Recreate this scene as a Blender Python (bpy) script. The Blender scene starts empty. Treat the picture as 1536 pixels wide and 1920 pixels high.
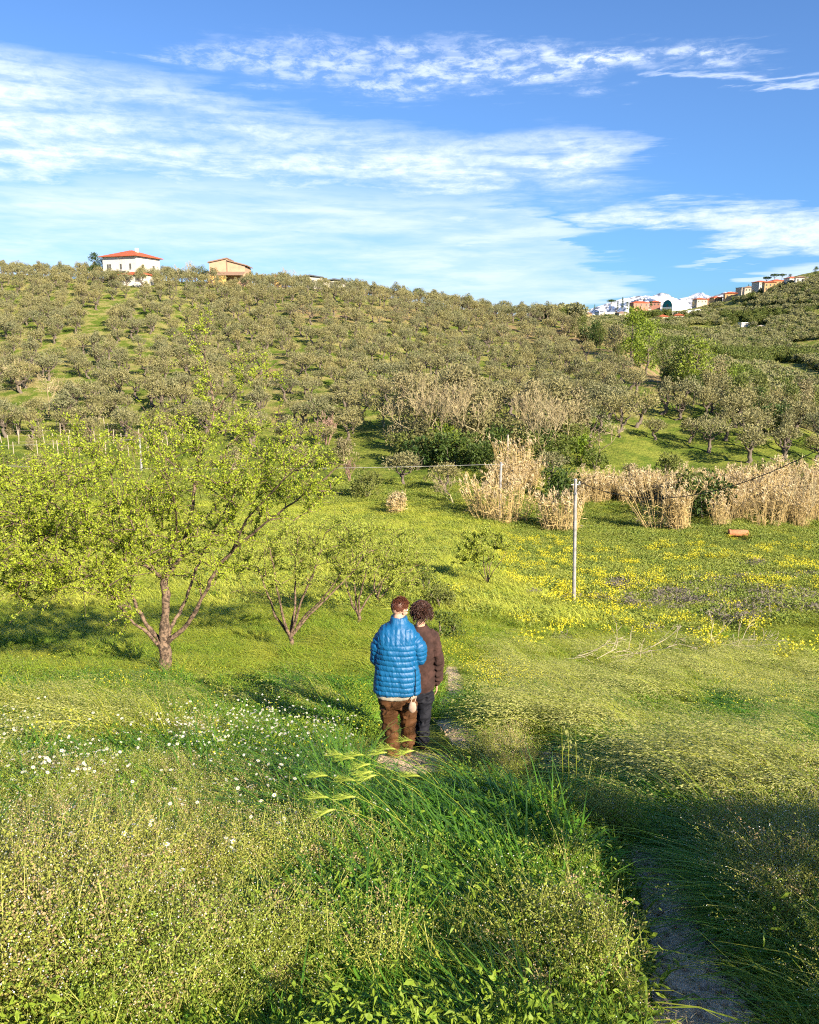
import bpy, math, random
import numpy as np
from mathutils import Vector, Matrix
S = bpy.context.scene
C = S.collection
RNG = np.random.default_rng(7)
random.seed(7)
# ------------------------------------------------------------------ camera, light, exposure
FPX = 1536.0
PITCH = math.radians(11.8)
cam_d = bpy.data.cameras.new('camera'); cam = bpy.data.objects.new('camera', cam_d); C.objects.link(cam)
cam.location = (0, 0, 0); cam.rotation_euler = (math.radians(90) - PITCH, 0, 0)
cam_d.sensor_fit = 'VERTICAL'; cam_d.sensor_height = 24; cam_d.sensor_width = 24 * 0.8
cam_d.lens = 24 * FPX / 1920
cam_d.clip_start = 0.05; cam_d.clip_end = 60000
S.camera = cam
SUN_AZ = math.radians(38)      # to the right of straight behind the camera
SUN_EL = math.radians(27)
sdir = Vector((math.sin(SUN_AZ) * math.cos(SUN_EL), -math.cos(SUN_AZ) * math.cos(SUN_EL), math.sin(SUN_EL)))
sun_d = bpy.data.lights.new('sun', 'SUN'); sun = bpy.data.objects.new('sun', sun_d); C.objects.link(sun)
sun_d.energy = 5.0; sun_d.angle = math.radians(0.5); sun_d.color = (1.0, 0.87, 0.68)
sun.rotation_euler = sdir.to_track_quat('Z', 'Y').to_euler()
S.view_settings.view_transform = 'Standard'; S.view_settings.look = 'None'
S.view_settings.exposure = 1.4; S.view_settings.gamma = 1.0
S.view_settings.use_curve_mapping = False
S.cycles.use_denoising = False; S.cycles.use_adaptive_sampling = True; S.cycles.adaptive_threshold = .03; S.cycles.adaptive_min_samples = 24; S.cycles.filter_width = 1.15
S.cycles.max_bounces = 3; S.cycles.diffuse_bounces = 2; S.cycles.glossy_bounces = 1
S.cycles.transmission_bounces = 2; S.cycles.transparent_max_bounces = 4; S.cycles.volume_bounces = 0

def pix_dir(u, v):
    x = (u - 768) / FPX; y = (960 - v) / FPX
    c, s = math.cos(PITCH), math.sin(PITCH)
    return np.array([x, c + y * s, -s + y * c])
def P(u, v, d):
    """world point on the ray through a picture point, d metres ahead of the camera"""
    r = pix_dir(u, v); return r * (d / r[1])
def project(X, Y, Z):
    c, s = math.cos(PITCH), math.sin(PITCH)
    f = Y * c - Z * s; up = Y * s + Z * c
    return 768 + FPX * X / f, 960 - FPX * up / f, f
def azel(u, v):
    r = pix_dir(u, v); return math.atan2(r[0], r[1]), math.atan2(r[2], math.hypot(r[0], r[1]))

# ------------------------------------------------------------------ node helpers
class NT:
    def __init__(s, tree): s.t = tree; s.n = tree.nodes; s.l = tree.links
    def new(s, typ, **kw):
        n = s.n.new(typ)
        for k, v in kw.items(): setattr(n, k, v)
        return n
    def put(s, sock, v):
        if v is None: return
        if isinstance(v, bpy.types.NodeSocket): s.l.new(v, sock)
        else:
            try: sock.default_value = v
            except Exception: sock.default_value = tuple(v) + (1.0,)
    def math(s, op, a, b=None, c=None, clamp=False):
        n = s.new('ShaderNodeMath', operation=op, use_clamp=clamp)
        s.put(n.inputs[0], a); s.put(n.inputs[1], b); s.put(n.inputs[2], c)
        return n.outputs[0]
    def mix(s, f, a, b, bt='MIX'):
        n = s.new('ShaderNodeMix', data_type='RGBA', blend_type=bt)
        s.put(n.inputs[0], f); s.put(n.inputs[6], a); s.put(n.inputs[7], b)
        return n.outputs[2]
    def noise(s, vec, scale, detail=3, rough=.55, dist=0.0, lac=2.0):
        n = s.new('ShaderNodeTexNoise'); s.put(n.inputs['Vector'], vec)
        n.inputs['Scale'].default_value = scale; n.inputs['Detail'].default_value = detail
        n.inputs['Roughness'].default_value = rough; n.inputs['Distortion'].default_value = dist
        return n.outputs['Fac']
    def ramp(s, f, pts, interp='LINEAR'):
        n = s.new('ShaderNodeValToRGB'); s.put(n.inputs[0], f); cr = n.color_ramp; cr.interpolation = interp
        while len(cr.elements) < len(pts): cr.elements.new(.5)
        for e, (p, c) in zip(cr.elements, pts):
            e.position = p; e.color = (tuple(c) + (1.0,))[:4] if not isinstance(c, (int, float)) else (c, c, c, 1)
        return n.outputs[0]
    def mr(s, v, a, b, c=0.0, d=1.0, smooth=True):
        n = s.new('ShaderNodeMapRange', interpolation_type='SMOOTHSTEP' if smooth else 'LINEAR')
        for i, q in enumerate((v, a, b, c, d)): s.put(n.inputs[i], q)
        return n.outputs[0]
    def comb(s, x, y, z=0.0):
        n = s.new('ShaderNodeCombineXYZ'); s.put(n.inputs[0], x); s.put(n.inputs[1], y); s.put(n.inputs[2], z); return n.outputs[0]
    def sep(s, v):
        n = s.new('ShaderNodeSeparateXYZ'); s.put(n.inputs[0], v); return n.outputs
    def attr(s, name):
        n = s.new('ShaderNodeAttribute', attribute_name=name); return n.outputs['Fac']
    def mapping(s, v, scale=(1, 1, 1), rot=(0, 0, 0), loc=(0, 0, 0)):
        n = s.new('ShaderNodeMapping'); s.put(n.inputs[0], v)
        n.inputs[1].default_value = loc; n.inputs[2].default_value = rot; n.inputs[3].default_value = scale
        return n.outputs[0]

# ------------------------------------------------------------------ sky
W = bpy.data.worlds.new('World'); S.world = W; W.use_nodes = True
w = NT(W.node_tree); w.n.clear()
sky = w.new('ShaderNodeTexSky', sky_type='NISHITA'); sky.sun_disc = False
sky.sun_elevation = SUN_EL; sky.sun_rotation = math.atan2(sdir.x, sdir.y)
sky.altitude = 300; sky.air_density = 1.0; sky.dust_density = 0.6; sky.ozone_density = 2.2
tc = w.new('ShaderNodeTexCoord')
sx, sy, sz = w.sep(tc.outputs['Generated'])
AZ = w.math('ARCTAN2', sx, sy); EL = w.math('ARCSINE', sz)
pv = w.comb(AZ, EL, 0.0)
n1 = w.noise(w.mapping(pv, (3.2, 20, 1), (0, 0, .13)), 1.0, 5, .6)
n2 = w.noise(w.mapping(pv, (9, 62, 1), (0, 0, .16)), 1.0, 6, .66, .35)
n3 = w.noise(w.mapping(pv, (38, 95, 1), (0, 0, -.35)), 1.0, 6, .68, .25)
warp = w.math('ADD', w.math('MULTIPLY', w.math('SUBTRACT', n1, .5), .075), w.math('MULTIPLY', w.math('SUBTRACT', n2, .5), .045))
ELw = w.math('ADD', EL, warp)
AZw = w.math('ADD', AZ, w.math('ADD', w.math('MULTIPLY', w.math('SUBTRACT', w.noise(w.mapping(pv, (2.5, 34, 1), (0, 0, .1)), 1.0, 5, .65), .5), .34), w.math('MULTIPLY', w.math('SUBTRACT', n2, .5), .10)))
AZn = w.math('MULTIPLY_ADD', AZw, 1 / 1.4, .5)
def fcurve(pts):
    n = w.new('ShaderNodeFloatCurve'); w.put(n.inputs[1], AZn); cu = n.mapping.curves[0]
    pts = sorted(pts)
    while len(cu.points) < len(pts): cu.points.new(.5, .5)
    for q, (x, y) in zip(cu.points, pts): q.location = (x, y); q.handle_type = 'AUTO_CLAMPED'
    n.mapping.use_clip = False; n.mapping.update()
    return n.outputs[0]
def band(defs, st, sb, el=None):
    """a cloud band: rows (u, v_top, v_bottom, density) along the horizon; st, sb edge softness (rad)"""
    top, bot, den = [], [], []
    for u, vt, vb, d in defs:
        a, t = azel(u, vt); b = azel(u, vb)[1]; x = a / 1.4 + .5
        top.append((x, t)); bot.append((x, b)); den.append((x, d))
    t, b, d = fcurve(top), fcurve(bot), fcurve(den)
    e = el or ELw
    m1 = w.mr(e, w.math('SUBTRACT', t, st), w.math('ADD', t, st), 1.0, 0.0)
    m2 = w.mr(e, w.math('SUBTRACT', b, sb), w.math('ADD', b, sb), 0.0, 1.0)
    return w.math('MULTIPLY', w.math('MULTIPLY', m1, m2), w.math('MAXIMUM', d, 0.0))
A = band([(-250, 60, 300, .9), (0, 100, 330, .95), (150, 125, 335, .85), (300, 155, 340, .8), (450, 195, 350, .9), (600, 228, 370, .85), (740, 258, 372, .95),
          (850, 262, 365, .95), (1000, 245, 350, .8), (1120, 250, 345, .95), (1190, 262, 310, .8), (1235, 270, 280, 0)], .014, .03)
D = band([(-250, 330, 640, .85), (0, 340, 640, .85), (200, 330, 640, .7), (420, 330, 640, .66), (640, 360, 640, .78), (850, 372, 640, .8), (980, 392, 650, .78), (1060, 405, 600, .7),
          (1110, 470, 568, .72), (1150, 505, 550, .7), (1195, 522, 530, 0)], .012, .012)
D2 = band([(880, 385, 480, .0), (950, 392, 460, .7), (1050, 405, 450, .6), (1120, 425, 445, .2), (1160, 432, 440, 0)], .006, .006)
B = band([(330, 70, 120, 0), (430, 80, 135, .35), (600, 75, 165, .5), (850, 78, 172, .6), (1000, 85, 170, .75), (1130, 85, 158, .8), (1200, 92, 142, .8), (1300, 90, 118, .85), (1420, 92, 112, .8), (1500, 97, 108, .1), (1530, 98, 106, 0)], .010, .012)
B2 = band([(1220, 125, 145, .1), (1310, 140, 155, .4), (1420, 138, 152, .6), (1540, 136, 150, .6), (1700, 130, 150, .5)], .004, .004)
Cc = band([(1080, 392, 412, 0), (1120, 388, 412, .7), (1180, 384, 420, .95), (1260, 392, 440, .85), (1360, 398, 462, .9), (1460, 398, 472, .95), (1600, 395, 480, .9), (1800, 380, 480, .9)], .008, .010)
w0 = w.math('ADD', EL, w.math('MULTIPLY', w.math('SUBTRACT', n2, .5), .02))
E1 = band([(1370, 522, 526, 0), (1400, 510, 529, .6), (1445, 505, 530, .75), (1480, 500, 530, .8), (1520, 503, 528, .6), (1545, 515, 520, 0)], .004, .004, w0)
E2 = band([(1300, 485, 490, 0), (1318, 478, 494, .7), (1345, 484, 502, .65), (1362, 498, 504, 0)], .004, .004, w0)
E3 = band([(880, 525, 535, 0), (925, 518, 545, .55), (990, 522, 545, .35), (1060, 530, 540, 0)], .005, .008, w0)
fine = w.mr(n3, .32, .64, .62, 1.1)
fib = w.mr(n2, .36, .62, .45, 1.12)
fib1 = w.mr(n1, .32, .66, .5, 1.1)
dens = w.math('MULTIPLY', w.math('MULTIPLY', A, fine), w.math('MULTIPLY', fib, fib1))
dens = w.math('MAXIMUM', dens, w.math('MULTIPLY', D, w.math('MULTIPLY', w.mr(n1, .32, .62, .45, 1.1), w.mr(n2, .3, .68, .6, 1.1))))
dens = w.math('MAXIMUM', dens, w.math('MULTIPLY', D2, fib))
dens = w.math('MAXIMUM', dens, w.math('MULTIPLY', w.math('MULTIPLY', B, w.mr(n3, .38, .64, .12, 1.1)), fib))
dens = w.math('MAXIMUM', dens, w.math('MULTIPLY', B2, fib))
dens = w.math('MAXIMUM', dens, w.math('MULTIPLY', w.math('MULTIPLY', Cc, fine), w.mr(n2, .3, .6, .75, 1.08)))
dens = w.math('MAXIMUM', dens, w.math('MULTIPLY', E1, .95))
dens = w.math('MAXIMUM', dens, w.math('MULTIPLY', E2, .7))
dens = w.math('MULTIPLY', dens, .90, clamp=True)
# saturate the clear sky a little, pale near the horizon
hs = w.new('ShaderNodeHueSaturation'); w.put(hs.inputs['Color'], sky.outputs[0]); hs.inputs['Saturation'].default_value = 1.12; hs.inputs['Value'].default_value = 1.0
tinted = w.mix(1.0, w.mix(1.0, hs.outputs[0], (.76, .91, 1.18), 'MULTIPLY'), w.mix(w.mr(EL, -.02, .34), (.48, .74, .92), (1.0, 1.0, 1.0)), 'MULTIPLY')
SKYN = w.n
cloudc = w.mix(w.mr(EL, 0.0, .5), (6.2, 7.0, 8.2), (8.2, 8.8, 9.9))
colr = w.mix(dens, tinted, cloudc)
grey = w.math('MULTIPLY', E3, .6)
colr = w.mix(grey, colr, (5.2, 6.4, 8.6))
bg = w.new('ShaderNodeBackground'); w.put(bg.inputs[0], colr); bg.inputs[1].default_value = 0.060
out = w.new('ShaderNodeOutputWorld'); w.l.new(bg.outputs[0], out.inputs[0])
W.cycles.sampling_method = 'MANUAL'; W.cycles.sample_map_resolution = 256

# ------------------------------------------------------------------ materials
def mat(name, col, rough=.7, trans=0.0, tint=None, var=0.0, spec=.3, noise=None, bump=None, sheen=0.0, rnd=None, tcol=None, metallic=0.0):
    """col: base; tint: second colour mixed by the per-face 'tint' attribute; rnd: third colour by object random;
    trans: translucent share; noise: (scale, colour, lo, hi)"""
    m = bpy.data.materials.new(name); m.use_nodes = True; t = NT(m.node_tree)
    b = t.n['Principled BSDF']; c = None
    cur = tuple(col) + (1,)
    if tint is not None: cur = t.mix(t.attr('tint'), cur, tuple(tint) + (1,))
    if rnd is not None:
        oi = t.new('ShaderNodeObjectInfo'); pn = t.mr(t.noise(oi.outputs['Location'], .9, 3, .6), .38, .62); cur = t.mix(t.math('ADD', t.math('MULTIPLY', oi.outputs['Random'], .4), t.math('MULTIPLY', pn, .6)), cur, t.mix(.85, cur, tuple(rnd) + (1,)))
        cur = t.mix(t.math('MULTIPLY', t.mr(t.noise(oi.outputs['Location'], 1.7, 2, .6), .56, .70), .45), cur, t.mix(1.0, cur, (.42, .5, .4, 1), 'MULTIPLY'))
    if noise is not None:
        tcn = t.new('ShaderNodeTexCoord')
        f = t.mr(t.noise(tcn.outputs['Object'], noise[0], 4, .6), noise[2], noise[3])
        cur = t.mix(f, cur, tuple(noise[1]) + (1,))
    if var:
        tcn = t.new('ShaderNodeTexCoord')
        f = t.mr(t.noise(tcn.outputs['Object'], 3.0, 3), .3, .7, 1 - var, 1 + var)
        mm = t.new('ShaderNodeMix', data_type='RGBA', blend_type='MULTIPLY'); mm.inputs[0].default_value = 1
        t.put(mm.inputs[6], cur); t.put(mm.inputs[7], t.comb(f, f, f)); cur = mm.outputs[2]
    t.put(b.inputs['Base Color'], cur); b.inputs['Roughness'].default_value = rough
    b.inputs['Specular IOR Level'].default_value = spec; b.inputs['Metallic'].default_value = metallic
    if sheen: b.inputs['Sheen Weight'].default_value = sheen
    if bump:
        tcn = t.new('ShaderNodeTexCoord'); bp = t.new('ShaderNodeBump'); bp.inputs['Strength'].default_value = bump[1]; bp.inputs['Distance'].default_value = bump[2]
        t.put(bp.inputs['Height'], t.noise(tcn.outputs['Object'], bump[0], 4, .6)); t.l.new(bp.outputs[0], b.inputs['Normal'])
    if trans:
        tr = t.new('ShaderNodeBsdfTranslucent')
        if tcol is not None: t.put(tr.inputs[0], t.mix(1.0, cur, tuple(tcol) + (1,), 'MULTIPLY'))
        else: t.put(tr.inputs[0], cur)
        ms = t.new('ShaderNodeMixShader'); ms.inputs[0].default_value = trans
        t.l.new(b.outputs[0], ms.inputs[1]); t.l.new(tr.outputs[0], ms.inputs[2])
        t.l.new(ms.outputs[0], t.n['Material Output'].inputs[0])
    return m

# ------------------------------------------------------------------ mesh accumulator
class G:
    def __init__(s): s.V = []; s.F4 = []; s.F3 = []; s.m4 = []; s.m3 = []; s.t4 = []; s.t3 = []; s.n = 0
    def add(s, V, F, m=0, t=0.0):
        V = np.asarray(V, float).reshape(-1, 3); F = np.asarray(F, int)
        if len(F) == 0: return
        k = F.shape[1]; t = np.broadcast_to(np.asarray(t, float), (len(F),)); mm = np.broadcast_to(np.asarray(m, int), (len(F),))
        (s.F4 if k == 4 else s.F3).append(F + s.n); (s.m4 if k == 4 else s.m3).append(mm); (s.t4 if k == 4 else s.t3).append(t)
        s.V.append(V); s.n += len(V)
    def merge(s, o, M=None, off=(0, 0, 0)):
        V = np.concatenate(o.V)
        if M is not None: V = V @ np.asarray(M).T
        V = V + np.asarray(off)
        for F, m, t in list(zip(o.F4, o.m4, o.t4)) : s.F4.append(F + s.n); s.m4.append(m); s.t4.append(t)
        for F, m, t in list(zip(o.F3, o.m3, o.t3)) : s.F3.append(F + s.n); s.m3.append(m); s.t3.append(t)
        s.V.append(V); s.n += len(V)
    def tube(s, pts, rad, sides=6, m=0, t=0.0, cap=True):
        pts = np.asarray(pts, float); n = len(pts); rad = np.broadcast_to(np.asarray(rad, float), (n,))
        T = np.gradient(pts, axis=0); T /= np.linalg.norm(T, axis=1)[:, None] + 1e-9
        ref = np.array([0, 0, 1.0]) if abs(T[0][2]) < .9 else np.array([1.0, 0, 0])
        U = np.cross(T, ref); U /= np.linalg.norm(U, axis=1)[:, None] + 1e-9; Wv = np.cross(T, U)
        a = np.linspace(0, 2 * math.pi, sides, endpoint=False)
        V = pts[:, None] + rad[:, None, None] * (np.cos(a)[None, :, None] * U[:, None] + np.sin(a)[None, :, None] * Wv[:, None])
        i = np.arange(n - 1)[:, None] * sides; j = np.arange(sides)[None]; j2 = (j + 1) % sides
        F = np.stack([i + j, i + j2, i + sides + j2, i + sides + j], -1).reshape(-1, 4)
        s.add(V.reshape(-1, 3), F, m, t)
        if cap and sides > 3:
            for e in (0, n - 1):
                c = V[e].mean(0); VV = np.vstack([V[e], c]); F3 = np.array([[k, (k + 1) % sides, sides] for k in range(sides)])
                if e == 0: F3 = F3[:, ::-1]
                s.add(VV, F3, m, t)
    def box(s, x0, x1, y0, y1, z0, z1, m=0, t=0.0):
        V = [(x, y, z) for z in (z0, z1) for y in (y0, y1) for x in (x0, x1)]
        s.add(V, [(0, 2, 3, 1), (4, 5, 7, 6), (0, 1, 5, 4), (2, 6, 7, 3), (0, 4, 6, 2), (1, 3, 7, 5)], m, t)
    def leaves(s, c, d, nrm, L, Wd, m=0, t=0.0, fold=0.0):
        """diamond leaves: base c, direction d, normal hint, length L, width Wd"""
        c = np.asarray(c, float); N = len(c)
        if N == 0: return
        d = d / (np.linalg.norm(d, axis=1)[:, None] + 1e-9); sd = np.cross(d, nrm); sd /= np.linalg.norm(sd, axis=1)[:, None] + 1e-9
        L = np.broadcast_to(np.asarray(L, float), (N,))[:, None]; Wd = np.broadcast_to(np.asarray(Wd, float), (N,))[:, None]
        if fold:
            nn = np.cross(sd, d) * L * fold; t = np.broadcast_to(np.asarray(t, float), (N,))
            V = np.stack([c, c + d * L * .3 - sd * Wd * .42, c + d * L * .7 - sd * Wd * .38 - nn * .3, c + d * L - nn, c + d * L * .7 + sd * Wd * .38 - nn * .3, c + d * L * .3 + sd * Wd * .42, c + d * L * .5 + nn * .5], 1).reshape(-1, 3)
            k = np.arange(N)[:, None] * 7
            s.add(V, np.concatenate([k + np.array([[0, 1, 2, 6]]), k + np.array([[2, 3, 4, 6]]), k + np.array([[4, 5, 0, 6]])]), m, np.tile(t, 3)); return
        mid = c + d * L * .5
        V = np.stack([c, mid - sd * Wd * .5, c + d * L, mid + sd * Wd * .5], 1).reshape(-1, 3)
        F = np.arange(N * 4).reshape(N, 4)
        s.add(V, F, m, t)
    def mesh(s, name, mats, smooth=False):
        me = bpy.data.meshes.new(name); V = np.concatenate(s.V).astype(np.float32)
        F4 = np.concatenate(s.F4) if s.F4 else np.zeros((0, 4), int); F3 = np.concatenate(s.F3) if s.F3 else np.zeros((0, 3), int)
        mi = np.concatenate([x for x in s.m4 + s.m3]); ti = np.concatenate([x for x in s.t4 + s.t3])
        me.vertices.add(len(V)); me.vertices.foreach_set('co', V.ravel())
        nl = len(F4) * 4 + len(F3) * 3; me.loops.add(nl)
        me.loops.foreach_set('vertex_index', np.concatenate([F4.ravel(), F3.ravel()]).astype(np.int32))
        me.polygons.add(len(F4) + len(F3))
        ls = np.concatenate([np.arange(len(F4)) * 4, len(F4) * 4 + np.arange(len(F3)) * 3]).astype(np.int32)
        me.polygons.foreach_set('loop_start', ls)
        me.polygons.foreach_set('material_index', mi.astype(np.int32))
        me.polygons.foreach_set('use_smooth', np.full(len(ls), bool(smooth)))
        me.update(calc_edges=True)
        a = me.attributes.new('tint', 'FLOAT', 'FACE'); a.data.foreach_set('value', ti.astype(np.float32))
        for m in mats: me.materials.append(m)
        return me
    def obj(s, name, mats, parent=None, smooth=False, loc=None):
        if not isinstance(mats, (list, tuple)): mats = [mats]
        if loc is not None: s.V = [v - np.asarray(loc) for v in s.V]
        o = bpy.data.objects.new(name, s.mesh(name, mats, smooth)); C.objects.link(o)
        if parent is not None: o.parent = parent
        if loc is not None: o.location = loc
        return o
def tag(o, label=None, cat=None, group=None, kind=None):
    if label: o['label'] = label
    if cat: o['category'] = cat
    if group: o['group'] = group
    if kind: o['kind'] = kind
    return o
def empty(name, loc, rz=0.0, label=None, cat=None, group=None):
    o = bpy.data.objects.new(name, None); o.empty_display_size = .1; C.objects.link(o)
    o.location = loc; o.rotation_euler = (0, 0, rz); return tag(o, label, cat, group)
def copy_thing(o, loc, rz=0.0, sc=1.0, label=None, group=None):
    c = o.copy(); C.objects.link(c); c.location = loc; c.rotation_euler = (0, 0, rz)
    c.scale = (sc, sc, sc) if isinstance(sc, (int, float)) else sc
    if label: c['label'] = label
    if group: c['group'] = group
    for ch in list(o.children):
        k = ch.copy(); C.objects.link(k); k.parent = c
        for g in list(ch.children):
            q = g.copy(); C.objects.link(q); q.parent = k
    return c
def unit(n, rng=RNG):
    v = rng.normal(size=(n, 3)); return v / np.linalg.norm(v, axis=1)[:, None]

# ------------------------------------------------------------------ value noise
def vnoise(x, y, seed=0):
    xi = np.floor(x).astype(np.int64); yi = np.floor(y).astype(np.int64); fx = x - xi; fy = y - yi
    fx = fx * fx * (3 - 2 * fx); fy = fy * fy * (3 - 2 * fy)
    def h(a, b):
        k = (a * 374761393 + b * 668265263 + seed * 1442695041) & 0xffffffff
        k = ((k ^ (k >> 13)) * 1274126177) & 0xffffffff
        return ((k ^ (k >> 16)) & 0xffffff) / 0xffffff
    return (h(xi, yi) * (1 - fx) + h(xi + 1, yi) * fx) * (1 - fy) + (h(xi, yi + 1) * (1 - fx) + h(xi + 1, yi + 1) * fx) * fy
def fbm(x, y, o=4, seed=0):
    s = 0; a = .5; n = 0
    for i in range(o): s = s + a * vnoise(x * 2 ** i, y * 2 ** i, seed + i); n += a; a *= .5
    return s / n

# ------------------------------------------------------------------ terrain
def cp(u, v, d): p = P(u, v, d); return (p[0], p[1], p[2])
near = [cp(1290, 1900, 2.75), cp(1290, 1800, 3.2), cp(1030, 1410, 9.0), cp(745, 1435, 8.0), cp(312, 1270, 14), cp(545, 1222, 17), cp(672, 1172, 21),
        cp(1536, 1250, 18), cp(1536, 1150, 28), cp(1536, 1010, 60), cp(1076, 1143, 30), cp(915, 1102, 34), cp(700, 1000, 55), cp(300, 1000, 50), cp(-100, 1000, 50),
        cp(640, 905, 85), cp(300, 872, 90), cp(0, 852, 95), cp(960, 980, 66), cp(1250, 1000, 62), cp(1500, 1000, 60), cp(1250, 885, 88), cp(1500, 868, 90), cp(900, 940, 73),
        cp(0, 750, 125), cp(0, 650, 165), cp(0, 565, 212), cp(0, 512, 240), cp(-300, 750, 125), cp(-300, 560, 210), cp(-300, 508, 240),
        cp(400, 782, 115), cp(400, 700, 145), cp(400, 620, 185), cp(400, 565, 215), cp(400, 530, 240),
        cp(800, 800, 105), cp(800, 702, 150), cp(800, 622, 195), cp(800, 568, 232), cp(240, 523, 240), cp(600, 540, 238),
        cp(1050, 820, 100), cp(1050, 722, 140), cp(1050, 645, 190), cp(1050, 598, 225), cp(1200, 650, 200), cp(1300, 820, 100), cp(1300, 725, 140), cp(1500, 800, 115),
        (0, 0, -1.6), (-3, 0, -1.5), (3, 0, -1.5), (0, -5, -1.0), (8, 0, -1.4), (-8, 0, -1.6), (0, -12, -.5), (-5, 5, -3.4), (5, 5, -3.3), (-9, 9, -4.6), (9, 9, -4.5)]
# behind the ridge the ground falls away
for u, v, d, dz in ((0, 512, 300, 6), (-300, 508, 300, 6), (400, 530, 300, 6), (800, 568, 300, 10), (1050, 598, 290, 14)):
    p = P(u, v, 240); near.append((P(u, v, d)[0], d, p[2] - dz)); near.append((P(u, v, d)[0] * 1.6, d * 1.6, p[2] - dz - 25))
for u, d, z in ((1250, 175, -10), (1350, 150, -16), (1500, 150, -24), (1300, 210, -18), (1500, 220, -34), (1800, 130, -24), (1200, 280, -20), (1800, 200, -40), (1350, 400, -60), (1700, 400, -70)):
    near.append((P(u, 900, d)[0], d, z))
near = np.array(near)
def _ab(x, y):
    y = np.maximum(y, -11.0); a = np.clip(x / (y + 15), -1.6, 1.6); return a * 2.2, np.log(y + 15)
def _fit(pts, lam=2e-3):
    A, B_ = _ab(pts[:, 0], pts[:, 1]); n = len(pts)
    r = np.hypot(A[:, None] - A[None], B_[:, None] - B_[None]); K = np.where(r > 0, r * r * np.log(r + 1e-12), 0) + lam * np.eye(n)
    Q = np.stack([np.ones(n), A, B_], 1); M = np.block([[K, Q], [Q.T, np.zeros((3, 3))]])
    sc = pts[:, 1] + 15
    sol = np.linalg.solve(M, np.concatenate([pts[:, 2] / sc, np.zeros(3)])); return A, B_, sol
def _eval(fit, x, y):
    A, B_, sol = fit; x = np.asarray(x, float); y = np.asarray(y, float); a, b = _ab(x, y); sh = a.shape; a = a.ravel(); b = b.ravel()
    o = np.empty(len(a))
    for i in range(0, len(a), 20000):
        r = np.hypot(a[i:i + 20000, None] - A, b[i:i + 20000, None] - B_)
        o[i:i + 20000] = np.where(r > 0, r * r * np.log(r + 1e-12), 0) @ sol[:len(A)] + sol[len(A)] + sol[len(A) + 1] * a[i:i + 20000] + sol[len(A) + 2] * b[i:i + 20000]
    return (o.reshape(sh)) * (np.maximum(y, -11) + 15)
NF = _fit(near)
far = np.array([cp(1536, 512, 700), cp(1450, 532, 720), cp(1390, 555, 740), cp(1300, 578, 760), cp(1200, 588, 760), cp(1120, 596, 740), cp(1030, 612, 740), cp(900, 650, 740), cp(700, 680, 700),
                cp(1536, 600, 560), cp(1536, 700, 380), cp(1536, 770, 260), cp(1536, 820, 200), cp(1400, 610, 600), cp(1400, 680, 430), cp(1300, 640, 520), cp(1200, 622, 560), cp(1200, 650, 420), cp(1200, 700, 280), cp(1100, 700, 280),
                cp(1360, 740, 260), cp(1250, 740, 230), cp(1800, 470, 680), cp(1800, 640, 450), cp(1800, 780, 240), cp(1800, 860, 170), cp(1400, 850, 170), cp(1100, 820, 200), cp(800, 740, 400), cp(500, 720, 500), cp(0, 720, 600),
                (600, 1100, 10), (250, 1100, -25), (150, 1500, -80), (900, 1500, -60), (-500, 1200, -60), (0, 30, -60), (60, 80, -60), (-300, 100, -80)])
FF = _fit(far)
def hgt(x, y):
    x = np.asarray(x, float); y = np.asarray(y, float)
    zn = _eval(NF, x, y); zf = _eval(FF, x, y)
    zn = np.where(y > 420, zn - (y - 420) * .3, zn)
    zf = np.where(y < 150, np.minimum(zf, zn - 5), zf)
    r = np.hypot(x, y)
    z = np.maximum(zn, np.where(y < 150, -999, zf))
    z = z + (fbm(x * .9, y * .9, 3, 3) - .5) * .24 * np.clip(r / 8, .2, 1) + (fbm(x * .12, y * .12, 3, 9) - .5) * np.clip((r - 30) / 60, 0, 1) * 1.1
    z = z + .26 * np.exp(-((x - .80) / .85) ** 2 - ((y - 5.1) / .95) ** 2) - .16 * np.exp(-((x - 1.75) / .3) ** 2 - ((y - 5.6) / .9) ** 2)
    return np.maximum(z, -90)
def hz(x, y): return float(hgt(np.array([x]), np.array([y]))[0])
def ground(u, v, lo=2.0, hi=900.0):
    """where the ray through a picture point meets the ground"""
    r = pix_dir(u, v); ys = np.geomspace(lo, hi, 500); k = ys / r[1]; z = r[2] * k
    hh = hgt(r[0] * k, ys); i = np.argmax(z <= hh)
    if i == 0:
        i = int(np.argmin(z - hh)) if z[0] > hh[0] else 0
        return np.array([r[0] * k[i], ys[i], hh[i]])
    a, b = ys[i - 1], ys[i]
    for _ in range(18):
        m = .5 * (a + b); kk = m / r[1]
        if r[2] * kk <= hz(r[0] * kk, m): b = m
        else: a = m
    kk = b / r[1]; return np.array([r[0] * kk, b, hz(r[0] * kk, b)])

def ground_mesh():
    az = np.concatenate([np.radians(np.linspace(-180, -42, 40, endpoint=False)), np.radians(np.linspace(-42, 42, 380, endpoint=False)), np.radians(np.linspace(42, 180, 41))])
    r = np.concatenate([[0.0], np.geomspace(.6, 1400, 420), [2500, 6000, 12000, 21000]])
    A_, R_ = np.meshgrid(az, r); X = np.sin(A_) * R_; Y = np.cos(A_) * R_
    Z = hgt(X, Y); far_ = R_ > 1400; Z = np.where(far_, -90.0, Z)
    n = len(az); i = np.arange(len(r) - 1)[:, None] * n; j = np.arange(n - 1)[None]
    F = np.stack([i + j, i + j + 1, i + n + j + 1, i + n + j], -1).reshape(-1, 4)
    g = G(); g.add(np.stack([X, Y, Z], -1).reshape(-1, 3), F[:, ::-1]); return g
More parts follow.
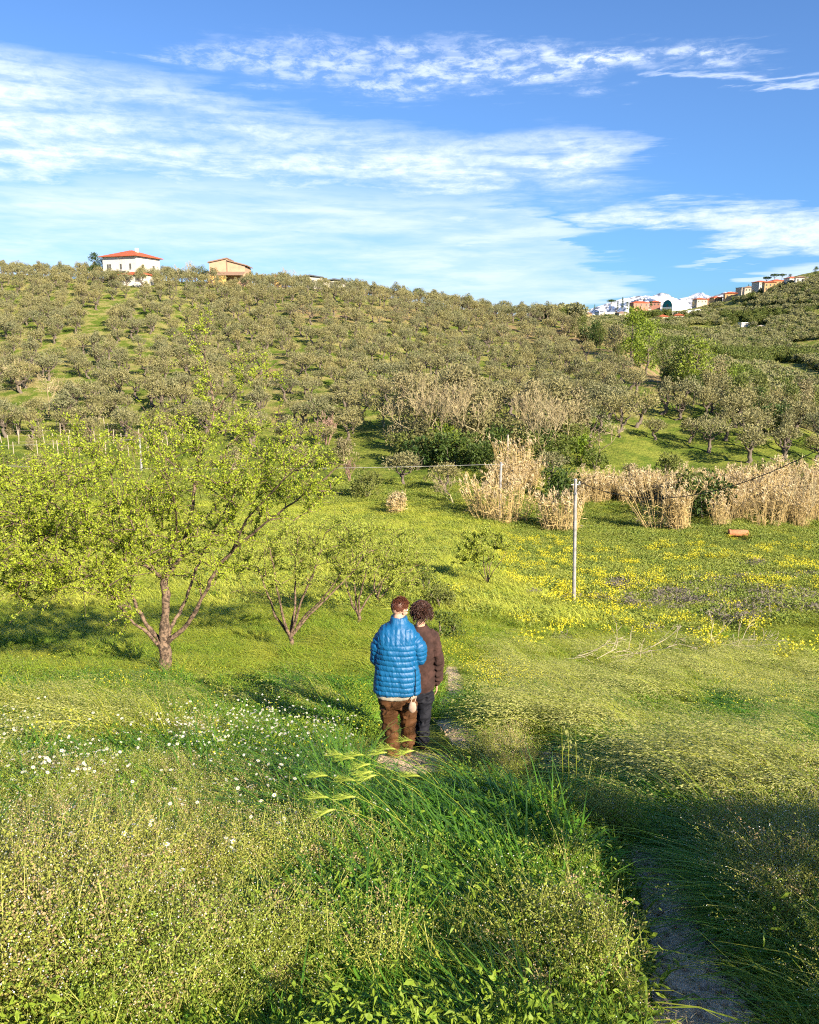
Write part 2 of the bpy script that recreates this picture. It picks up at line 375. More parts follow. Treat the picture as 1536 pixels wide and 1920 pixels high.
# ------------------------------------------------------------------ ground material: grass, dry soil strips, bare earth
def ground_mat():
    m = bpy.data.materials.new('meadow ground'); m.use_nodes = True; t = NT(m.node_tree); b = t.n['Principled BSDF']
    geo = t.new('ShaderNodeNewGeometry'); pos = geo.outputs['Position']
    x, y, z = t.sep(pos)
    big = t.noise(pos, .045, 4, .6); mid = t.noise(pos, .35, 4, .6); sm = t.noise(pos, 2.5, 4, .65); fine = t.noise(pos, 14, 3, .6)
    green = t.mix(t.mr(mid, .35, .65), (.11, .16, .02), (.25, .27, .045))
    green = t.mix(t.mr(sm, .35, .7, 0, .6), green, (.045, .085, .012))
    soil = t.mix(t.mr(sm, .3, .7), (.33, .235, .115), (.20, .145, .075))
    drygrass = t.mix(t.mr(mid, .35, .65), (.21, .20, .065), (.30, .26, .10))
    hill = t.mr(y, 95, 130)
    f = t.mr(t.math('ADD', t.math('MULTIPLY', big, .3), t.math('MULTIPLY', mid, .7)), .38, .54)
    c = t.mix(t.math('MULTIPLY', t.mr(mid, .42, .6), t.math('MULTIPLY', hill, .85)), green, drygrass)
    c = t.mix(t.math('MULTIPLY', f, t.math('MULTIPLY', hill, t.attr('soil'))), c, soil)
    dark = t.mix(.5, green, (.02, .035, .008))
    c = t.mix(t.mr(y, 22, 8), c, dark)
    t.put(b.inputs['Base Color'], c); b.inputs['Roughness'].default_value = .95; b.inputs['Specular IOR Level'].default_value = .1
    bp = t.new('ShaderNodeBump'); bp.inputs['Strength'].default_value = .8; bp.inputs['Distance'].default_value = .25
    t.put(bp.inputs['Height'], t.math('ADD', sm, t.math('MULTIPLY', fine, .3))); t.l.new(bp.outputs[0], b.inputs['Normal'])
    return m
gm = ground_mesh()
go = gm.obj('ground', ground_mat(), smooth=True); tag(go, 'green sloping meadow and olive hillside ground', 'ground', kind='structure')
_v = np.concatenate(gm.V)
_u, _w, _f = project(_v[:, 0], _v[:, 1], _v[:, 2])
def ell(u, v, eu, ev, ru, rv, rot=0.0):
    a = math.radians(rot); du = u - eu; dv = v - ev; p = (du * math.cos(a) + dv * math.sin(a)) / ru; q = (-du * math.sin(a) + dv * math.cos(a)) / rv
    return np.clip(1.5 - np.sqrt(p * p + q * q) , 0, 1)
SOIL = [(515, 700, 30, 45, 70), (525, 790, 22, 30, 0), (460, 800, 20, 30, 100), (50, 700, 45, 25, -40), (1200, 690, 130, 28, 28), (1080, 640, 80, 25, 20), (620, 590, 120, 16, 5), (760, 590, 90, 14, 8), (950, 620, 100, 18, 10), (1150, 760, 70, 16, 25), (350, 800, 40, 12, 0), (560, 800, 18, 40, 10)]
soil = np.zeros(len(_v))
for eu, ev, ru, rv, rot in SOIL: soil = np.maximum(soil, ell(_u, _w, eu, ev, ru * .8, rv * .9, rot))
at = go.data.attributes.new('soil', 'FLOAT', 'POINT'); at.data.foreach_set('value', (soil * (_f > 60)).astype(np.float32))

# snow mountains far off: ridged range 15 km away
def mountains():
    g = G(); nx, ny = 420, 46
    # skyline rows read from the photograph
    su = [980, 1060, 1100, 1125, 1150, 1180, 1205, 1222, 1240, 1262, 1280, 1293, 1310, 1330, 1350, 1372, 1400, 1440, 1500, 1560, 1700]
    sv = [600, 588, 577, 568, 560, 555, 556, 549, 553, 560, 556, 549, 557, 553, 546, 545, 552, 560, 566, 566, 560]
    D0 = 15000.0
    us = np.linspace(980, 1700, nx); vs = np.interp(us, su, sv)
    top = np.array([P(a, b_, D0)[2] for a, b_ in zip(us, vs)]); xs = np.array([P(a, 600, D0)[0] for a in us])
    X, T = np.meshgrid(xs, np.linspace(0, 1, ny)); TOP = np.tile(top, (ny, 1))
    depth = (T - .5) * 7000
    prof = 1 - np.abs(T - .5) * 2
    rid = 1 - np.abs(2 * fbm(X / 1400 + T * .8, T * 4.0, 5, 21) - 1); rid2 = 1 - np.abs(2 * fbm(X / 300 + T * 1.5, T * 7.0, 4, 33) - 1)
    base = -90.0
    Z = base + (TOP - base) * np.clip(prof ** .8 * (.55 + .45 * rid) + .42 * (1 - prof) * prof * 4 * (rid2 - .6), 0, 1)
    mid = ny // 2; sc = (TOP[mid] - base) / np.maximum(Z.max(0) - base, 1); Z = base + (Z - base) * sc[None]
    Xw = X + (rid - .5) * 300
    i = np.arange(ny - 1)[:, None] * nx; j = np.arange(nx - 1)[None]
    F = np.stack([i + j, i + j + 1, i + nx + j + 1, i + nx + j], -1).reshape(-1, 4)
    g.add(np.stack([Xw, D0 + depth, Z], -1).reshape(-1, 3), F)
    m = bpy.data.materials.new('snowy rock with painted shade'); m.use_nodes = True; t = NT(m.node_tree); b = t.n['Principled BSDF']
    geo = t.new('ShaderNodeNewGeometry'); x, y, z = t.sep(geo.outputs['Position']); nx_, ny_, nz_ = t.sep(geo.outputs['Normal'])
    n = t.noise(geo.outputs['Position'], .0016, 6, .7)
    n2_ = t.noise(t.mapping(geo.outputs['Position'], (1, 1, 2.2), (0, .5, 0)), .0042, 5, .7)
    snow = t.math('MULTIPLY', t.mr(t.math('ADD', t.math('MULTIPLY', n, 700), z), 330, 560), t.mr(n2_, .40, .50))  # rock shows lower down; noise patches paint in blue-grey shade on the slopes
    b.inputs['Roughness'].default_value = .9
    t.put(b.inputs['Base Color'], t.mix(snow, (.16, .17, .20), (.76, .78, .80)))
    o = g.obj('mountains', m, smooth=False); tag(o, 'snow covered mountain range on the horizon', 'mountains', kind='structure')
mountains()

# ------------------------------------------------------------------ dirt path (a draped sheet)
PATH_PX = [(1345, 2050), (1320, 1930), (1285, 1800), (1235, 1640), (1150, 1490), (1010, 1415), (890, 1400), (800, 1420), (842, 1345), (858, 1310), (850, 1270), (842, 1220), (832, 1165), (812, 1120), (806, 1100)]
PATHW = [ground(u, v, 1.5) for u, v in PATH_PX]
PATHW = np.array([[.95, .9, 0], [1.0, 1.8, 0]] + [list(p) for p in PATHW[1:7]] + [[p[0], p[1], 0] for p in PATHW[8:]])
pw = [.24, .24, .20, .12, .12, .13, .22, .22, .22, .24, .15, .10, .08, .08, .08, .08]
def resample(pts, ws, step):
    d = np.concatenate([[0], np.cumsum(np.linalg.norm(np.diff(pts[:, :2], axis=0), axis=1))]); q = np.arange(0, d[-1], step)
    o = np.stack([np.interp(q, d, pts[:, k]) for k in (0, 1)], 1); k = max(1, int(.5 / step))
    ker = np.ones(k) / k; o2 = np.stack([np.convolve(np.pad(o[:, i], (k // 2, k - 1 - k // 2), 'edge'), ker, 'valid') for i in (0, 1)], 1)
    return o2, np.interp(q, d, ws[:len(pts)])
path_c, path_w = resample(PATHW, pw, .12)
def path_dist(x, y):
    """signed distance outside the path edge"""
    x = np.asarray(x); y = np.asarray(y); o = np.full(x.shape, 99.0)
    m = y < 16
    if m.any():
        d = np.sqrt((x[m][:, None] - path_c[:, 0]) ** 2 + (y[m][:, None] - path_c[:, 1]) ** 2) - path_w
        o[m] = d.min(1)
    # the trodden spot where the couple stands
    d2 = np.hypot((x + .05) / 1.5, y - 8.0) - .38
    return np.minimum(o, d2)
def path_mesh():
    g = G(); T = np.gradient(path_c, axis=0); T /= np.linalg.norm(T, axis=1)[:, None]; N = np.stack([T[:, 1], -T[:, 0]], 1); k = 13
    s_ = np.linspace(-1, 1, k); n = len(path_c)
    ww = path_w * 1.3 * (1 + .3 * (fbm(np.arange(n) * .13, np.zeros(n), 2, 5) - .5))
    X = path_c[:, None] + N[:, None] * (s_[None, :, None] * ww[:, None, None])
    Z = hgt(X[..., 0], X[..., 1]) + .055 * (1 - s_[None] ** 4) - .02 + (fbm(X[..., 0] * 6, X[..., 1] * 6, 3, 4) - .5) * .035
    i = np.arange(n - 1)[:, None] * k; j = np.arange(k - 1)[None]
    F = np.stack([i + j, i + j + 1, i + k + j + 1, i + k + j], -1).reshape(-1, 4)
    g.add(np.dstack([X, Z]).reshape(-1, 3), F)
    # trodden spot
    rr = np.linspace(0, 1, 8); aa = np.linspace(0, 2 * math.pi, 28, endpoint=False)
    R_, A_ = np.meshgrid(rr, aa, indexing='ij'); ra = 1 + .15 * np.sin(3 * A_) + .1 * np.sin(5 * A_ + 1)
    X = -.05 + np.cos(A_) * R_ * .85 * ra; Y = 8.05 + np.sin(A_) * R_ * .55 * ra; Z = hgt(X, Y) + .055 * (1 - R_ ** 4) - .012
    i = np.arange(7)[:, None] * 28; j = np.arange(28)[None]; j2 = (j + 1) % 28
    g.add(np.dstack([X, Y, Z]).reshape(-1, 3), np.stack([i + j, i + 28 + j, i + 28 + j2, i + j2], -1).reshape(-1, 4))
    o = g.obj('path', mat('dry path soil', (.80, .60, .40), .95, noise=(11, (.52, .38, .25), .42, .62), bump=(26, 1.0, .06), spec=.1), smooth=True)
    tag(o, 'trodden pale dirt path', 'path', kind='structure')
path_mesh()
NEARPATH = True

# ------------------------------------------------------------------ scatter (one object of stuff, instanced from protos)
HID = bpy.data.collections.new('plant_sources')
def scatter(name, protos, pts, rz, sc, idx, label, cat, lean=None):
    """points carrying rotation, scale and proto index; the instances come from a collection of proto plants"""
    col = bpy.data.collections.new(name + '_sources')
    for i, me in enumerate(protos):
        o = bpy.data.objects.new('%s_src_%02d' % (name, i), me); col.objects.link(o)
    me = bpy.data.meshes.new(name); n = len(pts); me.vertices.add(n); me.vertices.foreach_set('co', np.asarray(pts, np.float32).ravel())
    a = me.attributes.new('rot', 'FLOAT_VECTOR', 'POINT'); rv = np.zeros((n, 3), np.float32); rv[:, 2] = rz
    if lean is not None: rv[:, :2] = lean
    a.data.foreach_set('vector', rv.ravel())
    a = me.attributes.new('scl', 'FLOAT', 'POINT'); a.data.foreach_set('value', np.asarray(sc, np.float32))
    a = me.attributes.new('idx', 'INT', 'POINT'); a.data.foreach_set('value', np.asarray(idx, np.int32))
    ob = bpy.data.objects.new(name, me); C.objects.link(ob)
    ng = bpy.data.node_groups.new(name + '_nodes', 'GeometryNodeTree')
    ng.interface.new_socket('Geometry', in_out='INPUT', socket_type='NodeSocketGeometry'); ng.interface.new_socket('Geometry', in_out='OUTPUT', socket_type='NodeSocketGeometry')
    N = ng.nodes; L = ng.links
    gi = N.new('NodeGroupInput'); go_ = N.new('NodeGroupOutput'); iop = N.new('GeometryNodeInstanceOnPoints'); ci = N.new('GeometryNodeCollectionInfo')
    ci.inputs['Collection'].default_value = col; ci.inputs['Separate Children'].default_value = True; ci.inputs['Reset Children'].default_value = True
    def na(nm, ty):
        q = N.new('GeometryNodeInputNamedAttribute'); q.data_type = ty; q.inputs['Name'].default_value = nm; return q.outputs[0]
    L.new(gi.outputs[0], iop.inputs['Points']); L.new(ci.outputs[0], iop.inputs['Instance']); iop.inputs['Pick Instance'].default_value = True
    L.new(na('idx', 'INT'), iop.inputs['Instance Index']); L.new(na('rot', 'FLOAT_VECTOR'), iop.inputs['Rotation']); L.new(na('scl', 'FLOAT'), iop.inputs['Scale'])
    L.new(iop.outputs[0], go_.inputs[0])
    md = ob.modifiers.new('scatter', 'NODES'); md.node_group = ng
    tag(ob, label, cat, kind='stuff'); return ob
# ------------------------------------------------------------------ tree building
M_bark = mat('olive bark', (.16, .13, .10), .9, tint=(.09, .07, .055), bump=(30, .6, .02))
M_olive = mat('olive leaves', (.29, .285, .155), .6, trans=.22, tint=(.09, .11, .04), rnd=(.32, .28, .11), spec=.25)
M_bare = mat('pale twig bark', (.42, .36, .20), .85, tint=(.26, .20, .11))
M_pink = mat('reddish twig bark', (.34, .22, .16), .85, tint=(.2, .13, .1))
M_green = mat('bright green leaves', (.20, .30, .02), .55, trans=.3, tint=(.10, .19, .015), rnd=(.26, .30, .04))
M_mid = mat('mid green leaves', (.13, .18, .03), .6, trans=.25, tint=(.06, .10, .015), rnd=(.18, .19, .05))
M_dark = mat('dark green leaves', (.055, .10, .018), .6, trans=.2, tint=(.022, .05, .010), rnd=(.08, .12, .02))
M_tan = mat('tan scrub leaves', (.30, .28, .12), .7, trans=.2, tint=(.16, .16, .05), rnd=(.30, .25, .14))
M_blossom = mat('white blossom', (.78, .74, .66), .6, trans=.25, tint=(.45, .42, .30))
M_plumbark = mat('fruit tree bark', (.24, .165, .11), .9, tint=(.13, .09, .065), noise=(16, (.06, .042, .03), .44, .60), bump=(45, .9, .012))
M_plum = mat('young fruit tree leaves', (.46, .54, .05), .5, trans=.42, tint=(.24, .32, .02))
M_plum2 = mat('thin orchard leaves', (.44, .50, .08), .5, trans=.38, tint=(.26, .32, .04))

def curve_pts(a, b, n=6, sag=.0, jit=.05, rng=RNG):
    a = np.asarray(a, float); b = np.asarray(b, float); t = np.linspace(0, 1, n)[:, None]
    L = np.linalg.norm(b - a); p = a + (b - a) * t; p[:, 2] += sag * L * np.sin(t[:, 0] * math.pi)
    p[1:-1] += rng.normal(size=(n - 2, 3)) * jit * L; return p

def lobes_crown(g, lobes, per, L, Wd, rng, up=.35, m=0, hollow=.55, tdark=.5):
    """leaf sprays filling a set of ellipsoidal lobes: rows (x,y,z,rx,ry,rz)"""
    for lx, ly, lz, rx, ry, rz_ in lobes:
        n = max(6, int(per * rng.uniform(.75, 1.25))); d = unit(n, rng); r = hollow + (1 - hollow) * rng.random(n) ** .6
        c = np.array([lx, ly, lz]) + d * np.array([rx, ry, rz_]) * r[:, None]
        dd = d * .8 + rng.normal(size=(n, 3)) * .55; dd[:, 2] += up
        t = np.clip(rng.normal(.45, .28, n), 0, 1)
        g.leaves(c, dd, unit(n, rng), L * rng.uniform(.6, 1.3, n), Wd * rng.uniform(.6, 1.3, n), m, t)

def olive_proto(seed, h=4.2, r=2.3, nl=20, per=46, leafL=.34, leafW=.13, dens=1.0):
    rng = np.random.default_rng(seed); tk = G(); cr = G()
    th = h * rng.uniform(.24, .32); lean = rng.normal(size=2) * .25
    base = np.array([0, 0, -.35]); top = np.array([lean[0], lean[1], th])
    tk.tube(curve_pts(base, top, 6, 0, .05, rng), np.linspace(.23, .15, 6) * rng.uniform(.8, 1.2), 7, 0, .3)
    nlimb = rng.integers(3, 5); ends = []
    a0 = rng.random() * 6.28
    for k in range(nlimb):
        a = a0 + k * 6.28 / nlimb + rng.normal() * .3; e = np.array([math.cos(a) * r * .55, math.sin(a) * r * .55, h * rng.uniform(.55, .72)])
        p = curve_pts(top, e, 6, -.08, .06, rng); tk.tube(p, np.linspace(.12, .05, 6), 5, 0, .6); ends.append(p)
        for q in range(2):
            s = p[rng.integers(2, 5)]; e2 = s + np.array([math.cos(a + rng.normal()) * r * .35, math.sin(a + rng.normal()) * r * .35, h * .22])
            tk.tube(curve_pts(s, e2, 4, 0, .05, rng), np.linspace(.05, .02, 4), 4, 0, .6)
    lobes = []
    for k in range(nl):
        a = rng.random() * 6.28; rr = math.sqrt(rng.random()) * r * .78; q = 1 - (rr / r) ** 2
        z = h * (.48 + .42 * q * rng.uniform(.55, 1.0)) - .15 * rng.random()
        s = rng.uniform(.55, .95) * r * .34
        lobes.append((lean[0] + math.cos(a) * rr, lean[1] + math.sin(a) * rr, z, s, s, s * .95))
    lobes_crown(cr, lobes, int(per * dens), leafL, leafW, rng, .55)
    return tk, cr

def thing_tree(tk, cr, name, label, cat, mt, mc, group=None, loc=(0, 0, 0), crown='crown', rz=0.0):
    e = empty(name, loc, rz, label, cat, group)
    if tk is not None: tk.obj('trunk', mt, e, smooth=True)
    if cr is not None: cr.obj(crown, mc, e)
    return e
def branchy(g, base, dirv, L, r, depth, rng, m=0, spread=.55, minr=.012, k=3, tips=None, upb=.15, sides=5):
    """bare branching limb: recursive tubes"""
    base = np.asarray(base, float); d = np.asarray(dirv, float); d = d / np.linalg.norm(d)
    n = 4; pts = [base]; dd = d.copy()
    for i in range(n):
        dd = dd + rng.normal(size=3) * .10; dd[2] += upb * .15; dd /= np.linalg.norm(dd); pts.append(pts[-1] + dd * L / n)
    pts = np.array(pts); g.tube(pts, np.linspace(r, max(minr, r * .55), n + 1), max(3, sides), m, rng.random(), cap=False)
    if depth <= 0:
        if tips is not None: tips.append((pts[-1], dd)); tips.append((pts[2], dd))
        return
    for i in range(k):
        j = rng.integers(2, n + 1) if i else n
        v = dd + rng.normal(size=3) * spread; v[2] += upb; v /= np.linalg.norm(v)
        branchy(g, pts[j], v, L * rng.uniform(.55, .8), max(minr, r * .55), depth - 1, rng, m, spread, minr, k, tips, upb, sides - 1)
def bare_proto(seed, h=6.0, depth=4, r=.12, k=3, minr=.02, spread=.5, stems=1, upb=.2):
    rng = np.random.default_rng(seed); g = G(); tips = []
    for s_ in range(stems):
        a = rng.random() * 6.28; d = np.array([math.cos(a) * .25 * (stems > 1), math.sin(a) * .25 * (stems > 1), 1.0])
        branchy(g, (math.cos(a) * .1 * (stems > 1), math.sin(a) * .1 * (stems > 1), -.3), d, h * .34, r, depth, rng, 0, spread, minr, k, tips, upb)
    return g, tips
def shrub_proto(seed, h=3.0, r=1.6, nl=16, per=60, L=.28, Wd=.16, low=True):
    rng = np.random.default_rng(seed); g = G(); lobes = []; tk = G()
    for k in range(4):
        a = rng.random() * 6.28; tk.tube(curve_pts((0, 0, -.3), (math.cos(a) * r * .4, math.sin(a) * r * .4, h * .6), 4, 0, .05, rng), np.linspace(.06, .02, 4), 4)
    for k in range(nl):
        a = rng.random() * 6.28; q = rng.random(); rr = r * math.sqrt(rng.random()) * (.85 - .35 * q)
        z = h * (.12 + .72 * q) if low else h * (.35 + .5 * q); s = r * rng.uniform(.28, .45)
        lobes.append((math.cos(a) * rr, math.sin(a) * rr, z, s, s, s))
    lobes_crown(g, lobes, per, L, Wd, rng, .3); return tk, g
def leafy_proto(seed, h=8.0, r=2.6, nl=22, per=70, L=.36, Wd=.2):
    rng = np.random.default_rng(seed); g = G(); tk = G(); lobes = []
    tk.tube(curve_pts((0, 0, -.4), (rng.normal() * .2, rng.normal() * .2, h * .75), 7, 0, .015, rng), np.linspace(.2, .05, 7), 6, 0, .4)
    for k in range(7):
        a = rng.random() * 6.28; z0 = h * rng.uniform(.2, .6)
        tk.tube(curve_pts((0, 0, z0), (math.cos(a) * r * .7, math.sin(a) * r * .7, z0 + h * .2), 5, 0, .04, rng), np.linspace(.07, .02, 5), 4, 0, .5)
    for k in range(nl):
        a = rng.random() * 6.28; q = rng.random(); w_ = math.sin(math.pi * (.15 + .8 * q)) ** .7; rr = r * w_ * math.sqrt(rng.random()) * .8
        s = r * rng.uniform(.25, .42); lobes.append((math.cos(a) * rr, math.sin(a) * rr, h * (.18 + .76 * q), s, s, s * 1.1))
    lobes_crown(g, lobes, per, L, Wd, rng, .35, hollow=.4); return tk, g

# ---- the orchard trees: limbs read from the photograph at their real distance, branches grown to fill the crown
def grown_tree(limbs, targets, rng, leafn, leafL, leafW, loc, twig_r=.012, twigL=.45, shoots=3, minlim=.3, clus=5):
    tk = G(); lf = G(); nodes = []; base = np.asarray(loc, float)
    for pl, r0, r1 in limbs:
        p = np.array([P(*q) for q in pl]); k = max(6, len(p) * 3)
        s_ = np.linspace(0, 1, len(p)); q = np.linspace(0, 1, k); pp = np.stack([np.interp(q, s_, p[:, i]) for i in range(3)], 1)
        for _ in range(2): pp[1:-1] = .5 * pp[1:-1] + .25 * (pp[:-2] + pp[2:])
        pp[1:-1] += rng.normal(size=(k - 2, 3)) * .012
        rr = (r0 + (r1 - r0) * q ** .8) * (.86 if r0 > .09 else .68)
        tk.tube(pp, rr * (1 + .08 * rng.normal(size=k)), 8, 0, .3)
        for a, b in zip(pp, rr): nodes.append((a, b))
    NP = np.array([n[0] for n in nodes]); NR = np.array([n[1] for n in nodes])
    T = np.array([P(*q) for q in targets]) if not isinstance(targets, np.ndarray) else targets
    root = NP[0]; T = T[np.argsort(np.linalg.norm(T - root, axis=1))]
    twigs = []
    for t in T:
        dist = np.linalg.norm(NP - t, axis=1); out_ = np.linalg.norm(NP - root, axis=1)
        sc_ = dist + np.maximum(0, out_ - np.linalg.norm(t - root)) * .8 + (out_ < minlim) * 5 + np.maximum(0, NP[:, 2] - t[2]) * .5
        j = int(np.argmin(sc_)); a = NP[j]; r_ = min(NR[j] * .6, .028)
        L = dist[j]; n = max(4, int(L / .12)); p = curve_pts(a, t, n, .10, .022, rng)
        tk.tube(p, np.linspace(max(r_, twig_r), twig_r * .45, n), 5, 0, rng.random(), cap=False)
        NP = np.vstack([NP, p[1:]]); NR = np.concatenate([NR, np.linspace(max(r_, twig_r), twig_r * .45, n)[1:]])
        dr = (p[-1] - p[-2]); dr /= np.linalg.norm(dr) + 1e-9
        for q in range(shoots):
            s = p[rng.integers(n // 3, n)]; v = dr * .6 + rng.normal(size=3) * .55; v[2] += .35; v /= np.linalg.norm(v)
            e = s + v * twigL * rng.uniform(.5, 1.3); tp = curve_pts(s, e, 4, .05, .03, rng)
            tk.tube(tp, np.linspace(twig_r * .5, twig_r * .28, 4), 3, 0, rng.random(), cap=False); twigs.append(tp)
        twigs.append(p[n // 3:])
    tot = len(twigs); per = leafn // tot
    cs, ds = [], []
    for tp in twigs:
        k = max(2, per // clus); s_ = rng.random(k) * (len(tp) - 1); i = s_.astype(int).clip(0, len(tp) - 2); f = (s_ - i)[:, None]
        c = tp[i] * (1 - f) + tp[i + 1] * f
        c = np.repeat(c, clus, 0) + rng.normal(size=(k * clus, 3)) * .018; cs.append(c); d = unit(k * clus, rng); d[:, 2] += .3; ds.append(d)
    cs = np.concatenate(cs); ds = np.concatenate(ds); n = len(cs)
    lf.leaves(cs, ds, unit(n, rng), leafL * rng.uniform(.5, 1.25, n), leafW * rng.uniform(.6, 1.2, n), 0, np.clip(rng.normal(.4, .3, n), 0, 1))
    return tk, lf
def crown_targets(n, ells, rng):
    """targets inside ellipses (u, v, ru, rv, d, rd, weight) of the picture, spread in depth"""
    wt = np.array([e[6] for e in ells], float); wt /= wt.sum(); o = []
    for i in rng.choice(len(ells), n, p=wt):
        u, v, ru, rv, d, rd, _ = ells[i]
        while True:
            q = rng.uniform(-1, 1, 3)
            if (q ** 2).sum() <= 1: break
        o.append(P(u + q[0] * ru, v + q[1] * rv, d + q[2] * rd))
    return np.array(o)

rg = np.random.default_rng(11)
g0 = ground(312, 1272, 8, 30); D = g0[1]
limbs = [
    ([(312, 1284, D), (312, 1262, D), (309, 1235, D), (306, 1205, D)], .165, .125),
    ([(306, 1212, D), (330, 1192, D - .05), (352, 1168, D - .1), (372, 1138, D - .2), (388, 1100, D - .3), (402, 1070, D - .35), (450, 1020, D - .5), (492, 985, D - .7), (545, 945, D - .9), (600, 905, D - 1.1), (640, 870, D - 1.2)], .075, .012),
    ([(312, 1200, D), (328, 1165, D + .2), (345, 1135, D + .35), (360, 1085, D + .5), (378, 1040, D + .7), (420, 960, D + .9), (455, 890, D + 1.1), (480, 820, D + 1.2)], .058, .012),
    ([(307, 1215, D), (310, 1160, D + .05), (309, 1120, D), (309, 1084, D)], .095, .085),
    ([(309, 1086, D), (335, 1055, D + .1), (348, 1010, D + .2), (360, 955, D + .25), (367, 900, D + .3), (376, 850, D + .35), (388, 815, D + .4), (404, 768, D + .45), (398, 725, D + .5), (384, 680, D + .5), (381, 650, D + .5), (392, 615, D + .5), (400, 592, D + .5)], .06, .009),
    ([(302, 1208, D), (280, 1178, D + .2), (262, 1150, D + .35), (245, 1110, D + .5), (237, 1078, D + .6), (228, 1010, D + .8), (218, 930, D + .8), (195, 850, D + .9), (160, 795, D + .9)], .07, .012),
    ([(300, 1212, D), (278, 1185, D - .1), (245, 1165, D - .3), (222, 1135, D - .5), (197, 1100, D - .6), (150, 1050, D - .9), (90, 1015, D - 1.2), (20, 975, D - 1.5), (-60, 950, D - 1.7)], .05, .012),
    ([(308, 1088, D), (286, 1070, D - .2), (235, 1030, D - .4), (165, 985, D - .5), (85, 935, D - .6), (5, 890, D - .6), (-70, 860, D - .6)], .05, .012),
    ([(366, 905, D + .3), (320, 868, D + .1), (270, 820, D), (225, 790, D - .1)], .03, .010),
    ([(403, 770, D + .45), (430, 740, D + .4), (462, 715, D + .3), (500, 695, D + .2), (520, 680, D + .2)], .022, .008),
    ([(380, 660, D + .5), (350, 650, D + .5), (335, 625, D + .4)], .012, .007),
    ([(430, 1040, D - .45), (470, 960, D - 1.0), (540, 890, D - 1.6), (600, 850, D - 2.0)], .03, .010),
    ([(309, 1084, D), (330, 1010, D - .7), (330, 940, D - 1.4), (300, 880, D - 2.0)], .04, .010),
]
ells = [(150, 940, 200, 90, D - .8, 1.8, 4.6), (60, 1040, 130, 70, D - 1.2, 1.4, 2.6), (250, 1020, 130, 85, D - .3, 1.9, 2.8), (400, 930, 170, 110, D - .2, 1.9, 3.8), (520, 910, 120, 75, D - .6, 1.4, 1.9), (600, 890, 60, 45, D - 1.1, .8, .6),
        (250, 840, 190, 60, D, 1.6, 1.7), (410, 800, 110, 55, D + .2, 1.0, .55), (390, 690, 55, 85, D + .5, .6, .42), (460, 690, 70, 50, D + .3, .6, .35), (230, 1130, 45, 35, D - .6, .7, .3), (120, 1090, 130, 45, D - 1.0, 1.2, 2.2), (400, 1060, 70, 45, D - .3, .9, .35), (-60, 960, 110, 110, D - .8, 1.8, 1.8), (520, 820, 90, 40, D - .2, 1.0, .4), (370, 610, 30, 30, D + .5, .3, .1)]
tk, lf = grown_tree(limbs, crown_targets(640, ells, rg), rg, 104000, .043, .024, g0, .011, .42, 4, 1.9)
mn = g0.copy()
def to_thing(tk, lf, name, label, cat, mt, mc, loc, group=None, crown='crown'):
    e = empty(name, loc, 0, label, cat, group)
    for g, nm, mm in ((tk, 'trunk', mt), (lf, crown, mc)):
        g.V = [v - np.asarray(loc) for v in g.V]; g.obj(nm, mm, e, smooth=(nm == 'trunk'))
    return e
to_thing(tk, lf, 'fruit_tree', 'large fruit tree in fresh yellow-green leaf, its thick trunk forking low, left of the couple', 'tree', M_plumbark, M_plum, g0)

def orchard(u, v, dlo, dhi, fork, tips, ells, nt, leafn, lab, r0=.07, leafL=.05, leafW=.025, seed=1, mt=M_plumbark, mc=M_plum2, name='orchard_tree'):
    rng = np.random.default_rng(seed); gg = ground(u, v, dlo, dhi); D = gg[1]
    fu, fv = fork; lm = [([(u, v + 6, D), ((u + fu) / 2 + 2, (v + fv) / 2, D), (fu, fv, D)], r0, r0 * .85)]
    for k, (tu, tv, dd, wv) in enumerate(tips):
        lm.append(([(fu, fv + 3, D), (fu + (tu - fu) * .35 - wv, fv + (tv - fv) * .3, D + dd * .3), (fu + (tu - fu) * .7 + wv * .5, fv + (tv - fv) * .65, D + dd * .7), (tu, tv, D + dd)], r0 * .62, .012))
    tg = crown_targets(nt, [(a, b, c, d_, D + e_, f_, w_) for a, b, c, d_, e_, f_, w_ in ells], rng)
    tk, lf = grown_tree(lm, tg, rng, leafn, leafL, leafW, gg, .009 * D / 17, .35, 3, .5)
    return to_thing(tk, lf, name, lab, 'tree', mt, mc, gg)
orchard(545, 1224, 12, 25, (545, 1192), [(470, 1040, .3, 8), (500, 1010, -.5, 5), (560, 990, .4, -4), (640, 1070, -.4, 8), (690, 1030, .3, 10), (610, 1000, -.6, 5)],
        [(520, 1050, 80, 75, 0, 1.3, 3), (620, 1030, 80, 70, 0, 1.3, 3), (690, 1030, 60, 50, 0, 1, 1.2), (450, 1060, 40, 60, 0, .8, .6)], 150, 24310, 'thin orchard tree with a forked stem, just right of the large fruit tree', .085, .045, .021, 2)
orchard(672, 1174, 15, 30, (672, 1150), [(640, 1070, .3, 4), (690, 1040, -.4, 4), (730, 1060, .4, 5), (660, 1020, 0, 3)],
        [(680, 1060, 70, 60, 0, 1.6, 3), (730, 1040, 50, 60, 0, 1.2, 1.6), (650, 1010, 40, 40, 0, 1, .6)], 110, 19890, 'small leafy orchard tree with a thin crooked stem behind the blue jacket', .08, .05, .024, 3)
orchard(705, 1140, 18, 40, (708, 1120), [(700, 1050, .3, 4), (740, 1030, -.4, 4), (780, 1060, .4, 5)],
        [(745, 1050, 55, 65, 0, 1.6, 3), (780, 1075, 35, 45, 0, 1.2, 1.2)], 90, 16575, 'low spreading orchard tree whose crown reaches above the two heads', .08, .055, .026, 4)
